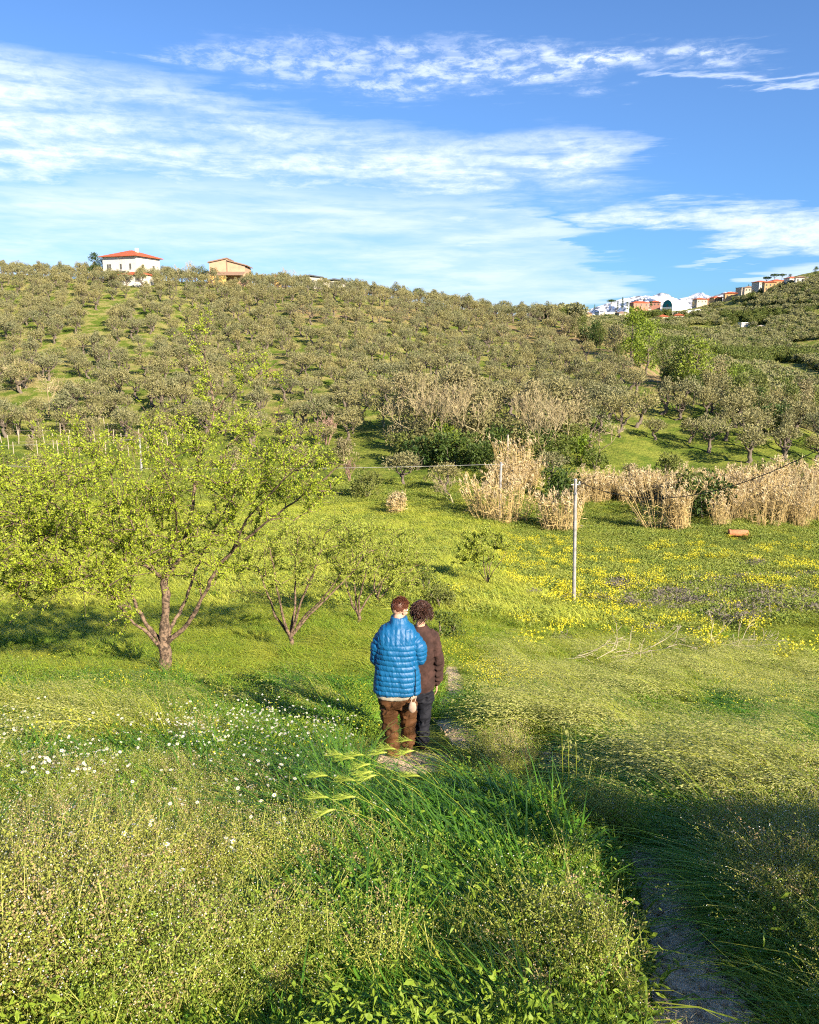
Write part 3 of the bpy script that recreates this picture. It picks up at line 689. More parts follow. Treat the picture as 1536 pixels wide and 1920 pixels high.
orchard(915, 1102, 25, 45, (915, 1090), [(875, 1030, .3, 3), (900, 1010, -.6, 3), (930, 1005, .4, 3), (950, 1030, -.3, 4), (915, 1020, .8, 2)],
        [(905, 1025, 52, 38, 0, 1.4, 3), (880, 1045, 30, 28, 0, 1, 1)], 80, 15470, 'small round pale green tree alone on the grass strip above the couple', .06, .085, .04, 5)
# ------------------------------------------------------------------ olive grove on the hillside
OL = [olive_proto(100 + i, h=RNG.uniform(3.3, 4.9), r=RNG.uniform(1.6, 2.5), nl=int(RNG.integers(14, 26)), per=58, leafL=.29, leafW=.10) for i in range(6)]
OL_low = [olive_proto(200 + i, h=4.3, r=2.4, nl=12, per=20, leafL=.7, leafW=.32) for i in range(3)]
# candidate spots on a loose planting grid following the slope
def hill_candidates():
    gx, gy = np.meshgrid(np.arange(-190, 190, 4.0), np.arange(78, 262, 4.2))
    gx = gx + (np.arange(gx.shape[0])[:, None] % 2) * 2.2
    x = gx.ravel() + RNG.normal(size=gx.size) * .75; y = gy.ravel() + RNG.normal(size=gy.size) * .75
    a = .12; x, y = x + (y - 150) * a, y
    z = hgt(x, y); u, v, f = project(x, y, z); return x, y, z, u, v
hx, hy, hzv, hu, hv = hill_candidates()
keep = (hu > -80) & (hu < 1620) & (hv > 500)
# lower limit of the grove (rows), by column
lim = np.interp(hu, [-100, 0, 300, 500, 640, 700, 740, 1000, 1160, 1300, 1536, 1650], [835, 835, 830, 840, 850, 800, 770, 790, 850, 868, 872, 872])
keep &= hv < lim
# far edge: the near hill ends along the diagonal line of bright trees
edge = np.interp(hu, [-100, 1000, 1060, 1150, 1250, 1350, 1450, 1536, 1650], [480, 540, 612, 665, 700, 735, 770, 800, 830])
keep &= hv > edge
GAPS = [(130, 655, 60, 14, -30), (190, 612, 22, 38, 20), (110, 740, 60, 26, -10), (40, 760, 60, 20, 0), (515, 705, 17, 60, 5), (525, 785, 30, 34, 0), (460, 800, 24, 30, 10), (725, 830, 30, 60, 20),
        (1215, 700, 120, 26, 28), (1100, 655, 60, 15, 25), (720, 770, 16, 40, -30), (610, 745, 14, 16, 0), (1250, 815, 30, 10, 20), (560, 660, 12, 24, 10), (250, 560, 10, 20, 0), (880, 840, 130, 60, 0), (1180, 850, 40, 12, 0), (300, 650, 40, 10, 0),
        (240, 515, 55, 13, 0), (425, 519, 30, 9, 0), (603, 537, 48, 9, 8)]
for eu, ev, ru, rv, rot in GAPS:
    a = math.radians(rot); du = hu - eu; dv = hv - ev; keep &= (((du * math.cos(a) + dv * math.sin(a)) / ru) ** 2 + ((-du * math.sin(a) + dv * math.cos(a)) / rv) ** 2) > 1
keep &= RNG.random(len(hx)) > np.where(hv > 560, .07, .02) + .06 * (hu > 1060)
hx, hy, hzv, hu, hv = [q[keep] for q in (hx, hy, hzv, hu, hv)]
order = np.argsort(hx ** 2 + hy ** 2)
NI = 290
OLP = [[q.mesh(n, [m], smooth=(n == 'trunk')) for q, n, m in ((tk, 'trunk', M_bark), (cr, 'crown', M_olive))] for tk, cr in OL]
def zone(u, v):
    if v < 575 and u < 560: return ('grey-green olive tree among the olives near the ridge below the white house', 'olives near the ridge')
    if u < 560: return ('grey-green olive tree among the olives on the left part of the hillside', 'olives on the left slope')
    if u < 1000: return ('grey-green olive tree in the close-set grove on the middle of the hillside', 'olives on the middle slope')
    if v < 770: return ('olive tree with dark trunk on the open grassy slope right of the grove', 'olives on the open right slope')
    return ('rounded olive tree in the lowest rows above the dry reeds at right', 'olives above the reeds')
def put_olive(x, y, z, k, rz, s, label, group):
    e = empty('olive_tree', (x, y, z), rz, label, 'tree', group); e.scale = (s * 1.12, s * 1.12, s * RNG.uniform(.88, 1.12))
    for me, nm in zip(OLP[k], ('trunk', 'crown')):
        c = bpy.data.objects.new(nm, me); C.objects.link(c); c.parent = e
    return e
for i in order[:NI]:
    lab, grp = zone(hu[i], hv[i])
    put_olive(hx[i], hy[i], hzv[i], RNG.integers(6), RNG.random() * 6.28, RNG.uniform(.68, 1.14) * (1.15 if hu[i] > 1000 and hv[i] > 755 else .92 if hu[i] > 1000 else 1), lab, grp)
rest = order[NI:]; n = len(rest)
fullm = []
for tk, cr in OL:
    g = G(); g.merge(cr); k0 = len(g.m4)
    g.merge(tk); g.m4 = g.m4[:k0] + [m + 1 for m in g.m4[k0:]]; g.m3 = [m + 1 for m in g.m3]
    fullm.append(g.mesh('olive_source', [M_olive, M_bark]))
scatter('olive_grove', fullm, np.stack([hx[rest], hy[rest], hzv[rest]], 1), RNG.random(n) * 6.28, RNG.uniform(.70, 1.12, n), RNG.integers(0, 6, n),
        'dense grey-green olive grove covering the upper hillside up to the ridge', 'olive grove')
# three single olives at the foot of the grove
for u, v, s, lab in ((760, 915, .95, 'olive tree with two stems standing left of the leaning pale trunk, in the grass'),
                     (837, 932, .8, 'small olive with a pale leaning trunk on the grass left of the reeds'),
                     (1028, 905, .85, 'grey olive tree standing on grass just left of the green ivy bush')):
    p = ground(u, v, 60, 120); e = put_olive(p[0], p[1], p[2], 3, u, s, lab, None)
    if u == 837: e.rotation_euler = (0, .28, 2.0)
# far hillside groves, seen small
n = 22000
fy = 215 + 580 * RNG.random(n) ** .8; fx = RNG.uniform(.13, .62, n) * fy + RNG.normal(size=n) * 4
fz = hgt(fx, fy); uu, vv, ff = project(fx, fy, fz)
nf = fbm(fx / 26, fy / 26, 3, 17)
kp = (uu > 1000) & (uu < 1650) & (nf < .62) & (vv > np.interp(uu, [1000, 1120, 1300, 1390, 1450, 1536, 1650], [604, 602, 586, 563, 545, 524, 500]))
# keep green field strips and house plots clear
for eu, ev, ru, rv, rot in ((1420, 580, 130, 3.5, -2), (1290, 588, 40, 6, 0), (1320, 618, 40, 7, 0), (1200, 606, 30, 5, 0), (1260, 600, 60, 5, 0), (1500, 700, 60, 14, 15), (1395, 611, 14, 5, 0), (1430, 614, 16, 5, 0)):
    a = math.radians(rot); du = uu - eu; dv = vv - ev; kp &= (((du * math.cos(a) + dv * math.sin(a)) / ru) ** 2 + ((-du * math.sin(a) + dv * math.cos(a)) / rv) ** 2) > 1
fx, fy, fz = fx[kp], fy[kp], fz[kp]; n = len(fx)
farm = []
M_olive_far = mat('distant olive leaves', (.27, .26, .14), .65, trans=.15, tint=(.13, .14, .065), rnd=(.29, .29, .10))
for i, (tk, cr) in enumerate(OL_low): farm.append(cr.mesh('far_source', [M_olive_far]))
tk, cr = shrub_proto(900, 4.5, 2.2, 12, 22, .7, .35); farm.append(cr.mesh('far_source', [M_mid])); farm.append(cr.mesh('far_source', [M_dark]))
ix = RNG.choice(5, n, p=[.3, .28, .27, .10, .05]); ns = fbm(fx / 40, fy / 40, 2, 5); ix = np.where(ns > .64, 3, ix)
scatter('distant_olive_grove', farm, np.stack([fx, fy, fz], 1), RNG.random(n) * 6.28, RNG.uniform(.75, 1.25, n), ix, 'small rounded olive trees covering the far hill below the village', 'olive grove')

# ------------------------------------------------------------------ bushes and trees with a place of their own
def inst_tree(proto_meshes, names, name, u, v, lo, hi, s, label, cat, group=None, rz=None, dz=0.0, sz=None):
    p = ground(u, v, lo, hi); e = empty(name, (p[0], p[1], p[2] + dz), RNG.random() * 6.28 if rz is None else rz, label, cat, group)
    e.scale = (s, s, s if sz is None else sz)
    for me, nm in zip(proto_meshes, names):
        c = bpy.data.objects.new(nm, me); C.objects.link(c); c.parent = e
    return e
def mk(protos, mt, mc): return [[tk.mesh('trunk', [mt], True), cr.mesh('crown', [mc])] for tk, cr in protos]
SH = [shrub_proto(300 + i, 3.2, 1.8, 18, 60) for i in range(3)]
LT = [leafy_proto(400 + i, 8.0, 2.7) for i in range(3)]
LTb, LTm, LTt, LTd = mk(LT, M_bark, M_green), mk(LT, M_bark, M_mid), mk(LT, M_bare, M_tan), mk(LT, M_bark, M_dark)
SHd, SHm, SHt, SHb = mk(SH, M_bark, M_dark), mk(SH, M_bark, M_mid), mk(SH, M_bare, M_tan), mk(SH, M_bark, M_green)
NM = ('trunk', 'crown')
# the bright line of trees running down the right side of the near hill
row = [(1118, 655, 190, LTd, .75, 'dark evergreen tree at the upper end of the line of trees'), (1090, 640, 190, LTm, .7, 'mid green tree behind the dark evergreen, top of the tree line'),
       (1150, 672, 180, LTt, .9, 'tan budding tree between the dark evergreen and the bright green tree'), (1183, 688, 175, LTb, 1.4, 'tall bright green tree, the largest of the line down the right slope'),
       (1212, 702, 170, LTb, 1.2, 'bright green tree joined to the right side of the tallest bright tree'), (1160, 690, 170, LTm, .6, 'low mid green tree at the foot of the tallest bright tree'),
       (1245, 712, 165, LTm, .85, 'mid green tree halfway down the tree line'), (1275, 728, 155, LTm, 1.0, 'olive-green spreading tree above the dark tree, halfway down the slope'),
       (1305, 742, 150, LTb, 1.15, 'yellow-green tree over the dark foot of the tree line'), (1330, 765, 140, LTt, .6, 'tan half-bare tree in front of the lower tree line'),
       (1300, 760, 140, LTd, .55, 'dark rounded bush under the yellow-green tree'), (1372, 742, 175, LTb, .8, 'small vivid green ball-shaped tree standing clear at right'),
       (1385, 790, 130, LTm, .75, 'dense mid green tree low on the right of the line'), (1420, 795, 130, LTd, .6, 'dark green bush left of the white blossom tree'),
       (1430, 770, 150, LTb, .5, 'bright green low tree above the white blossom'), (1475, 800, 130, LTm, .7, 'mid green thicket tree between the two white blossom trees'),
       (1500, 800, 125, LTb, .5, 'fresh green bush below the right blossom tree'), (1530, 800, 130, LTm, .8, 'mid green tree at the right edge of the picture'),
       (1450, 815, 120, SHd, 1.3, 'dark shrub in front of the thicket at right'), (1060, 632, 195, LTt, .6, 'tan scrubby tree on the ridge at the top of the tree line'), (1350, 700, 210, LTt, .9, 'tan bare-looking tree behind the vivid green ball tree'), (1410, 740, 190, LTt, .8, 'tan tree beyond the vivid green ball tree, to its right'),
       (1240, 690, 190, LTt, .9, 'brownish budding tree behind the halfway point of the tree line'), (1290, 705, 200, LTt, .8, 'brownish tree behind the olive-green spreading tree'), (1500, 770, 170, LTt, .8, 'tan tree behind the right blossom tree')]
for i, (u, v, d, pr, s, lab) in enumerate(row): inst_tree(pr[i % 3], NM, 'broadleaf_tree', u, v, 90, d + 60, s, lab, 'tree')
# more of that thicket, too close together to tell apart
for i in range(34):
    t = RNG.random(); u = 1060 + 490 * t + RNG.normal() * 14; v = np.interp(u, [1060, 1180, 1300, 1400, 1550], [628, 688, 748, 790, 815]) - RNG.random() * 26
    pr = [LTm, LTt, SHd, SHm, SHt][RNG.integers(5)]; inst_tree(pr[i % 3], NM, 'thicket_bush', u, v, 90, 260, RNG.uniform(.45, .8) if pr in (LTm, LTt) else RNG.uniform(.8, 1.4),
        {id(LTm): 'mid green bush crowded into the thicket along the right slope', id(LTt): 'tan leafless-looking bush crowded into the thicket along the right slope', id(SHd): 'dark low shrub crowded into the thicket along the right slope', id(SHm): 'mid green low shrub crowded into the thicket along the right slope', id(SHt): 'tan low shrub crowded into the thicket along the right slope'}[id(pr)], 'bush',
        {id(LTm): 'mid green thicket bushes', id(LTt): 'tan thicket bushes', id(SHd): 'dark thicket shrubs', id(SHm): 'green thicket shrubs', id(SHt): 'tan thicket shrubs'}[id(pr)])
# blossom trees
BL = []
for i in range(2):
    g, tips = bare_proto(500 + i, 5.0, 3, .09, 3, .02, .5); cr = G(); r5 = np.random.default_rng(i)
    c = np.repeat(np.array([t[0] for t in tips]), 6, 0) + r5.normal(size=(len(tips) * 6, 3)) * .22; k = len(c)
    cr.leaves(c, unit(k, r5), unit(k, r5), .2, .16, 0, r5.random(k)); BL.append([g.mesh('trunk', [M_bark]), cr.mesh('blossom', [M_blossom])])
inst_tree(BL[0], ('trunk', 'blossom'), 'blossom_tree', 1456, 778, 90, 160, 1.0, 'left of the two trees in white blossom, in the thicket at right', 'tree')
inst_tree(BL[1], ('trunk', 'blossom'), 'blossom_tree', 1515, 785, 90, 160, .7, 'right, smaller tree in white blossom near the picture edge', 'tree')
# central thicket below the grove: pale tall bare trees over dark ivy shrubs
BT = [bare_proto(600 + i, 9.0, 5, .10, 3, .016, .42, 1 + i % 2, .30)[0].mesh('branches', [M_bare]) for i in range(4)]
BW = [bare_proto(650 + i, 6.0, 5, .13, 3, .018, .6, 1, .12)[0].mesh('branches', [M_bare]) for i in range(3)]
BP = [bare_proto(680 + i, 4.0, 4, .09, 3, .02, .5, 3, .2)[0].mesh('branches', [M_pink]) for i in range(2)]
cent = [(770, 852, 1.0, 'tall thin bare tree at the left end of the thicket'), (800, 845, 1.1, 'tall pale bare tree, second from the left in the thicket'), (828, 858, .95, 'leaning bare tree with forked stem in the thicket centre-left'), (860, 842, 1.05, 'tall bare tree over the dark ivy in the thicket middle'),
        (893, 850, .9, 'bare twiggy tree left of the thin post tip in the thicket'), (1015, 868, .95, 'pale branching bare tree right of the reed clump behind the pole'), (1040, 858, .9, 'slim bare tree to the right of the pale branching one'), (985, 842, .9, 'bare tree behind the thin post in the thicket'), (1065, 852, .85, 'bare tree at the right end of the thicket')]
for i, (u, v, s, lab) in enumerate(cent): inst_tree([BT[i % 4]], ('branches',), 'bare_tree', u, v, 80, 150, s, lab, 'tree')
inst_tree([BW[0]], ('branches',), 'bare_tree', 1126, 866, 80, 150, 1.05, 'pale spreading bare tree standing alone right of the thicket', 'tree')
inst_tree([BW[1]], ('branches',), 'bare_tree', 90, 782, 80, 160, 1.15, 'wide pale bare tree on bare soil at far left of the hillside', 'tree')
inst_tree([BW[2]], ('branches',), 'bare_tree', 40, 735, 80, 180, .9, 'pale bare tree behind and left of the wide one at far left', 'tree')
inst_tree([BT[2]], ('branches',), 'bare_tree', 140, 770, 80, 180, .55, 'small bare tree right of the wide pale one at far left', 'tree')
inst_tree([BP[0]], ('branches',), 'bare_bush', 612, 835, 80, 150, 1.25, 'reddish bare bush at the bottom of the middle slope', 'bush')
inst_tree([BP[1]], ('branches',), 'bare_bush', 655, 905, 60, 150, .8, 'reddish bare bush above the orchard trees', 'bush')
inst_tree([BW[0]], ('branches',), 'bare_tree', 850, 948, 55, 150, .62, 'bare arching branches just left of the reed clump by the pole', 'tree', rz=2.1)
inst_tree([BT[1]], ('branches',), 'bare_tree', 1500, 990, 50, 90, .62, 'pale bare tree rising from the reeds at the right edge', 'tree')
sh = [(760, 868, SHm, 1.15), (785, 880, SHd, 1.15), (815, 872, SHm, 1.2), (845, 882, SHd, 1.3), (875, 872, SHm, 1.2), (900, 885, SHd, 1.0), (925, 868, SHd, 1.3), (745, 845, SHt, 1.0), (985, 868, SHm, 1.15), (1010, 855, SHd, 1.1), (1050, 875, SHm, 1.2), (1090, 868, SHb, 1.0), (1078, 848, SHm, 1.1), (838, 850, SHb, 1.1), (790, 850, SHt, 1.2), (960, 842, SHt, 1.2), (1115, 880, SHm, .8), (880, 840, SHt, 1.3), (1030, 835, SHt, 1.2)]
nmz = {id(SHm): 'mid green ivy-like shrub', id(SHd): 'dark green shrub', id(SHt): 'tan scrubby shrub', id(SHb): 'bright green shrub'}
for i, (u, v, s) in enumerate(((752, 815, .95), (780, 830, 1.05), (812, 822, 1.0), (850, 825, 1.1), (888, 820, 1.0), (925, 828, .9), (1000, 838, .95), (1040, 835, 1.0), (1075, 832, .9), (720, 800, .75), (905, 838, .8))):
    inst_tree(LTt[i % 3], NM, 'broadleaf_tree', u, v, 80, 160, s, 'tall tan budding tree crowding the back of the middle thicket', 'tree', 'tan trees behind the middle thicket')
for i, (u, v) in enumerate(((20, 815), (75, 822), (120, 812), (165, 826), (215, 818), (255, 832), (300, 820), (335, 835), (60, 845), (140, 848), (190, 852), (230, 846))):
    inst_tree(SHt[i % 3], NM, 'vine', u, v, 70, 140, .42, 'low scruffy brown vine between the vineyard posts', 'vine', 'vines between the posts', sz=.5)
for i, (u, v, pr, s) in enumerate(sh): inst_tree(pr[i % 3], NM, 'shrub', u, v, 70, 150, s, nmz[id(pr)] + ' in the thicket below the middle of the grove', 'bush', nmz[id(pr)] + 's of the middle thicket')
inst_tree(SHd[0], NM, 'shrub', 1043, 945, 50, 120, 1.15, 'round dark green ivy bush between the reed clumps left of the near pole', 'bush')
inst_tree(SHd[1], NM, 'shrub', 1325, 975, 50, 120, 1.25, 'large dark green bush beside the reed clump in the middle of the reed line', 'bush')
inst_tree(SHm[2], NM, 'shrub', 1290, 955, 50, 120, 1.1, 'mid green bush behind the small reed clump', 'bush')
inst_tree(SHm[0], NM, 'shrub', 1440, 925, 50, 120, 1.0, 'green bush poking out of the reeds at right', 'bush')
inst_tree(SHt[1], NM, 'shrub', 742, 955, 50, 120, .5, 'small dry tan bush on the bank left of the reeds', 'bush')
inst_tree(SHm[1], NM, 'shrub', 690, 935, 50, 120, .9, 'mid green bush on the bank above the orchard', 'bush')
for i, (u, v) in enumerate(((20, 900), (70, 890), (130, 905), (560, 870), (610, 880), (645, 870), (500, 860), (440, 880), (1250, 900), (1380, 905), (1490, 895), (1185, 905))):
    inst_tree((SHm, SHt)[i % 2][i % 3], NM, 'shrub', u, v, 60, 150, RNG.uniform(.6, .95), ('mid green' if i % 2 == 0 else 'tan') + ' bush scattered along the valley bottom', 'bush', ('green' if i % 2 == 0 else 'tan') + ' valley bushes')
# bank bush on the narrow path beyond the couple
SM = [shrub_proto(330 + i, .9, .5, 14, 110, .07, .035) for i in range(2)]
SMm = mk(SM, M_bark, M_mid)
inst_tree(SMm[0], NM, 'shrub', 838, 1205, 10, 30, 1.0, 'dark leafy bush right beside the brown sweater wearer', 'bush')
inst_tree(SMm[1], NM, 'shrub', 822, 1150, 10, 40, 1.2, 'bush farther along the narrow path above the brown sweater', 'bush')
inst_tree(SMm[0], NM, 'shrub', 800, 1118, 10, 50, 1.3, 'small bush at the far end of the narrow path', 'bush')

# trees on the ridge
RD = [shrub_proto(340, 6.5, 4.0, 20, 60, .5, .3)]
inst_tree(LTd[0], NM, 'evergreen_tree', 178, 522, 150, 300, .95, 'dark evergreen tree behind the left corner of the white house', 'tree', sz=.85)
inst_tree(LTd[1], NM, 'evergreen_tree', 196, 522, 150, 300, .7, 'smaller dark evergreen touching the white house', 'tree')
M_olivey = M_tan
inst_tree(LTt[1], NM, 'broadleaf_tree', 258, 525, 150, 245, .95, 'bushy olive-brown tree in front of the white house', 'tree', sz=.8)
for u, s, lab in ((350, .85, 'bare lacy tree on the ridge between the two houses'), (338, .7, 'second bare lacy tree on the ridge, left of the taller one'), (540, .75, 'bare lacy tree on the ridge right of the pinkish house'), (78, .35, 'small leafless tree on the ridge left of the white house'), (662, .4, 'small spiky tree at the end of the grey sheds')):
    inst_tree([BT[0]], ('branches',), 'bare_tree', u, 532 if u < 600 else 548, 150, 300, s, lab, 'tree')
inst_tree(LTm[2], NM, 'broadleaf_tree', 380, 524, 150, 260, .62, 'dark round tree just left of the pinkish house', 'tree')
for i, (u, v) in enumerate(((450, 524), (470, 528), (495, 532), (310, 522), (785, 556), (820, 558), (905, 572), (940, 580), (980, 590), (1010, 600), (880, 568), (850, 562))):
    inst_tree((LTt, LTm, SHt)[i % 3][i % 3], NM, 'broadleaf_tree', u, v, 150, 300, .5 if i % 3 < 2 else 1.1, 'scrubby tree among those crowning the ridge line', 'tree', 'scrubby ridge trees')

# ------------------------------------------------------------------ giant reeds
M_reed = mat('dry reed stalks', (.60, .44, .18), .7, tint=(.36, .28, .14), trans=.15)
M_plume = mat('reed plumes', (.64, .52, .32), .8, tint=(.46, .37, .22), trans=.3)
def reeds(seed, rad, n, h, splay=.10, ell=1.0):
    rng = np.random.default_rng(seed); g = G(); pl = G()
    for i in range(n):
        a = rng.random() * 6.28; r = rad * math.sqrt(rng.random()); b = np.array([math.cos(a) * r * ell, math.sin(a) * r, -.2]); H = h * rng.uniform(.7, 1.1)
        d = np.array([math.cos(a) * splay * r / rad, math.sin(a) * splay * r / rad, 1.0]) + rng.normal(size=3) * .07; d[0] -= .05; e = b + d * H
        p = curve_pts(b, e, 5, 0, .008, rng); p[-1, 0] -= .15 * rng.random(); g.tube(p, np.linspace(.022, .010, 5) * 1.1, 3, 0, rng.random(), cap=False)
        k = 9; s_ = rng.uniform(.12, .98, k); c = b + (e - b) * s_[:, None]; dd = rng.normal(size=(k, 3)) * .8; dd[:, 2] = rng.uniform(-.6, .9, k); dd[:, 0] -= .4
        g.leaves(c, dd, unit(k, rng), rng.uniform(.35, .75, k), .055, 0, rng.random(k))
        if rng.random() < .6:
            k = 9; c = e + rng.normal(size=(k, 3)) * .05 - (e - b) / H * rng.random(k)[:, None] * .4; dd = rng.normal(size=(k, 3)) * .35; dd[:, 2] += .9; dd[:, 0] -= .5
            pl.leaves(c, dd, unit(k, rng), rng.uniform(.2, .42, k), .09, 0, rng.random(k))
    return g, pl
def reed_clump(seed, u, v, rad, n, h, lab, splay=.12, ell=1.0, lo=45, hi=110):
    p = ground(u, v, lo, hi); g, pl = reeds(seed, rad, n, h, splay, ell); e = empty('reed_clump', p, 0, lab, 'reeds')
    g.obj('stalks', M_reed, e); pl.obj('plumes', M_plume, e)
reed_clump(1, 940, 978, 1.8, 150, 3.7, 'tan clump of dry reeds round the foot of the middle pole', .38, 1.15)
reed_clump(2, 1052, 996, 1.2, 110, 3.0, 'tan reed clump just left of the near pole, leaning outward', .3, 1.1)
reed_clump(3, 1272, 998, .75, 90, 3.2, 'narrow upright reed clump alone in front of the green bush', .12)
reed_clump(4, 1232, 995, .7, 45, 4.0, 'reed stalks fanned out to the left beside the narrow upright clump', .75)
reed_clump(5, 965, 900, 1.4, 80, 4.0, 'tall reed clump behind the middle pole', .18, 1.0, 70)
reed_clump(6, 744, 965, .55, 45, 1.8, 'short dry reed tuft on the bank at left of the reeds', .2)
def reed_bed():
    G1 = G()
    protos = []
    for k in range(3):
        g, pl = reeds(40 + k, 1.0, 26 + 8 * k, 3.6, .28); q = G(); q.merge(g); nn = len(q.m4); q.merge(pl); q.m4 = q.m4[:nn] + [m + 1 for m in q.m4[nn:]]; protos.append(q.mesh('reed_source', [M_reed, M_plume]))
    pts = []; sc = []
    rng = np.random.default_rng(5)
    for i in range(190):
        u = rng.uniform(1085, 1640)
        if u < 1210: v = rng.uniform(925, 948)
        elif u < 1350: v = rng.uniform(925, 950)
        else: v = rng.uniform(925, 992)
        p = ground(u, v, 45, 110); pts.append(p); sc.append(rng.uniform(.5, .95) * (.8 if u < 1350 else 1.0))
    for i in range(22):
        u = rng.uniform(935, 1000); p = ground(u, rng.uniform(905, 925), 60, 110); pts.append(p); sc.append(rng.uniform(.5, .8))
    n = len(pts)
    scatter('reed_bed', protos, np.array(pts), rng.uniform(-.5, .5, n), sc, rng.integers(0, 3, n), 'long band of tall dry tan reeds along the edge of the flower field', 'reeds')
reed_bed()
# ------------------------------------------------------------------ poles, cables
M_conc = mat('weathered concrete', (.34, .33, .32), .85, noise=(5, (.20, .19, .18), .4, .7))
M_steel = mat('galvanised steel', (.42, .43, .45), .45, metallic=.6)
M_wood = mat('grey weathered wood', (.42, .35, .27), .85, tint=(.3, .25, .19))
M_cable = mat('black cable', (.03, .03, .035), .6)
M_wire = mat('pale wire', (.36, .36, .34), .5)
def pole(u, v, vt, lab, lo, hi, r=.085, cross=True, mm=None):
    p = ground(u, v, lo, hi); top = P(u, vt, p[1])[2]; h = top - p[2]
    e = empty('utility_pole', p, 0, lab, 'pole'); g = G()
    g.tube([(0, 0, -.5), (0, 0, h * .5), (0, 0, h)], [r, r * .92, r * .78], 10, 0); g.obj('shaft', mm or M_conc, e, smooth=True)
    c = G(); c.tube([(0, 0, h), (0, 0, h + .05)], [r * .95, r * .5], 10, 0); c.obj('cap', M_steel, e)
    if cross:
        b = G(); b.tube([(-.16, 0, h - .18), (.16, 0, h - .18)], .022, 6, 0); b.obj('bracket', M_steel, e)
        i_ = G(); i_.tube([(.15, 0, h - .17), (.15, 0, h - .10), (.15, 0, h - .06)], [.03, .045, .02], 8, 0); i_.obj('insulator', M_plastic, e)
        bnd = G(); bnd.tube([(0, 0, h - .55), (0, 0, h - .50)], r * 1.02, 12, 0); bnd.obj('band', M_steel, e)
    return p, h
M_plastic = mat('white glazed insulator', (.7, .7, .68), .3)
pA, hA = pole(1076, 1143, 900, 'near grey pole standing alone at the edge of the flower field', 15, 60, .072); bpy.data.objects['utility_pole'].rotation_euler = (0, -.028, 0)
pB, hB = pole(937, 976, 868, 'grey pole rising from the big reed clump', 50, 100, .12)
pC, hC = pole(951, 880, 816, 'thin pale post sticking out of the thicket behind the reeds', 80, 160, .12, False, M_wood)
pD, hD = pole(266, 886, 822, 'pale post seen through the crown of the large fruit tree', 60, 140, .12, False)
def cable(a, b, sag, r, m, lab, n=40):
    a = np.array(a, float); b = np.array(b, float); t = np.linspace(0, 1, n)[:, None]; p = a + (b - a) * t; p[:, 2] -= sag * 4 * (t[:, 0] * (1 - t[:, 0]))
    mid = a.copy(); g = G(); g.tube(p, r, 5, 0); o = g.obj('cable', m, None, smooth=True, loc=tuple(mid)); return tag(o, lab, 'cable')
tA = (pA[0] + .02, pA[1], pA[2] + hA - .08); tB = (pB[0] - .15, pB[1], pB[2] + hB - .1); tD = (pD[0], pD[1], pD[2] + hD - .05)
q = P(1620, 795, 20); cable(tA, q, 1.15, .013, M_cable, 'black cable sagging from the near pole toward the upper right')
q2 = P(-260, 812, 78); q2b = P(300, 882, 72)
cable(tB, P(-300, 862, 66), .55, .014, M_wire, 'pale wire running left from the pole in the reeds across the hillside')
cable(P(-200, 836, 90), tD, .3, .014, M_wire, 'pale wire on the far left above the vineyard posts')

# ------------------------------------------------------------------ small vineyard of posts on the left
pg_ = G(); pg_.tube([(0, 0, -.3), (.02, 0, .9), (0, 0, 1.9)], .045, 5, 0)
post_me = pg_.mesh('post', [M_wood]); rows = []
rv = np.random.default_rng(9)
for r_, v in enumerate((806, 818, 830, 842, 856)):
    last = None; row_ = []
    for k in range(9 + (r_ % 2)):
        u = -20 + k * 43 + r_ * 11 + rv.normal() * 4
        if u > 372: continue
        p = ground(u, v + rv.normal() * 1.5, 70, 140); o = bpy.data.objects.new('vine_post', post_me); C.objects.link(o); o.location = p; o.rotation_euler = (rv.normal() * .05, rv.normal() * .05, rv.random() * 6)
        o.scale = (1, 1, rv.uniform(.8, 1.05)); tag(o, 'pale wooden vineyard post among the rows behind the large fruit tree', 'post', 'vineyard posts'); row_.append(p)
    rows.append(row_)
wnames = ('top row', 'second row', 'third row', 'fourth row', 'bottom row')
for r_, row_ in enumerate(rows):
    if len(row_) > 1:
        P_ = np.array(row_) + np.array([0, 0, 1.65]); g = G(); g.tube(P_, .012, 3, 0); o = g.obj('vine_wire', M_wood, loc=tuple(P_[0])); tag(o, 'wire strung along the %s of vineyard posts' % wnames[r_], 'wire')

# ------------------------------------------------------------------ things lying about the field
M_branchdead = mat('bleached dead branches', (.40, .35, .27), .85, tint=(.36, .29, .22))
def brush(u, v, n, L, seed, lab, lo=10, hi=40, spread=1.3):
    p = ground(u, v, lo, hi); rng = np.random.default_rng(seed); g = G()
    for i in range(n):
        b = np.array([rng.normal() * spread, rng.normal() * .35, .06 + rng.random() * .22]); a = rng.normal() * .35 + (math.pi if rng.random() < .25 else 0); d = np.array([math.cos(a), math.sin(a) * .5, .12 + .25 * rng.random()])
        branchy(g, b, d, L * rng.uniform(.4, .7), .011, 3, rng, 0, .5, .004, 2, None, .02, 4)
    e = empty('branch_pile', p, 0, lab, 'branches'); g.obj('branches', M_branchdead, e)
brush(1330, 1240, 8, 1.1, 3, 'pale dead branches lying in the grass at right, below the flower field', spread=.55)
brush(1120, 1250, 12, .8, 4, 'greyish heap of cut twigs on the grass in the middle right', spread=.75)
brush(1235, 985, 9, 1.6, 6, 'dead canes fallen in front of the reeds left of the narrow clump', 50, 80, 1.4)
brush(1290, 1000, 5, 1.2, 8, 'small pile of dead canes in front of the big bush', 50, 80, .8)
M_terra = mat('orange terracotta', (.50, .19, .09), .8, noise=(9, (.26, .12, .07), .45, .7))
p = ground(1385, 1007, 50, 80); e = empty('terracotta_pipe', (p[0], p[1], p[2] + .30), math.radians(-6), 'orange terracotta pipe lying in the grass before the reeds at right', 'pipe')
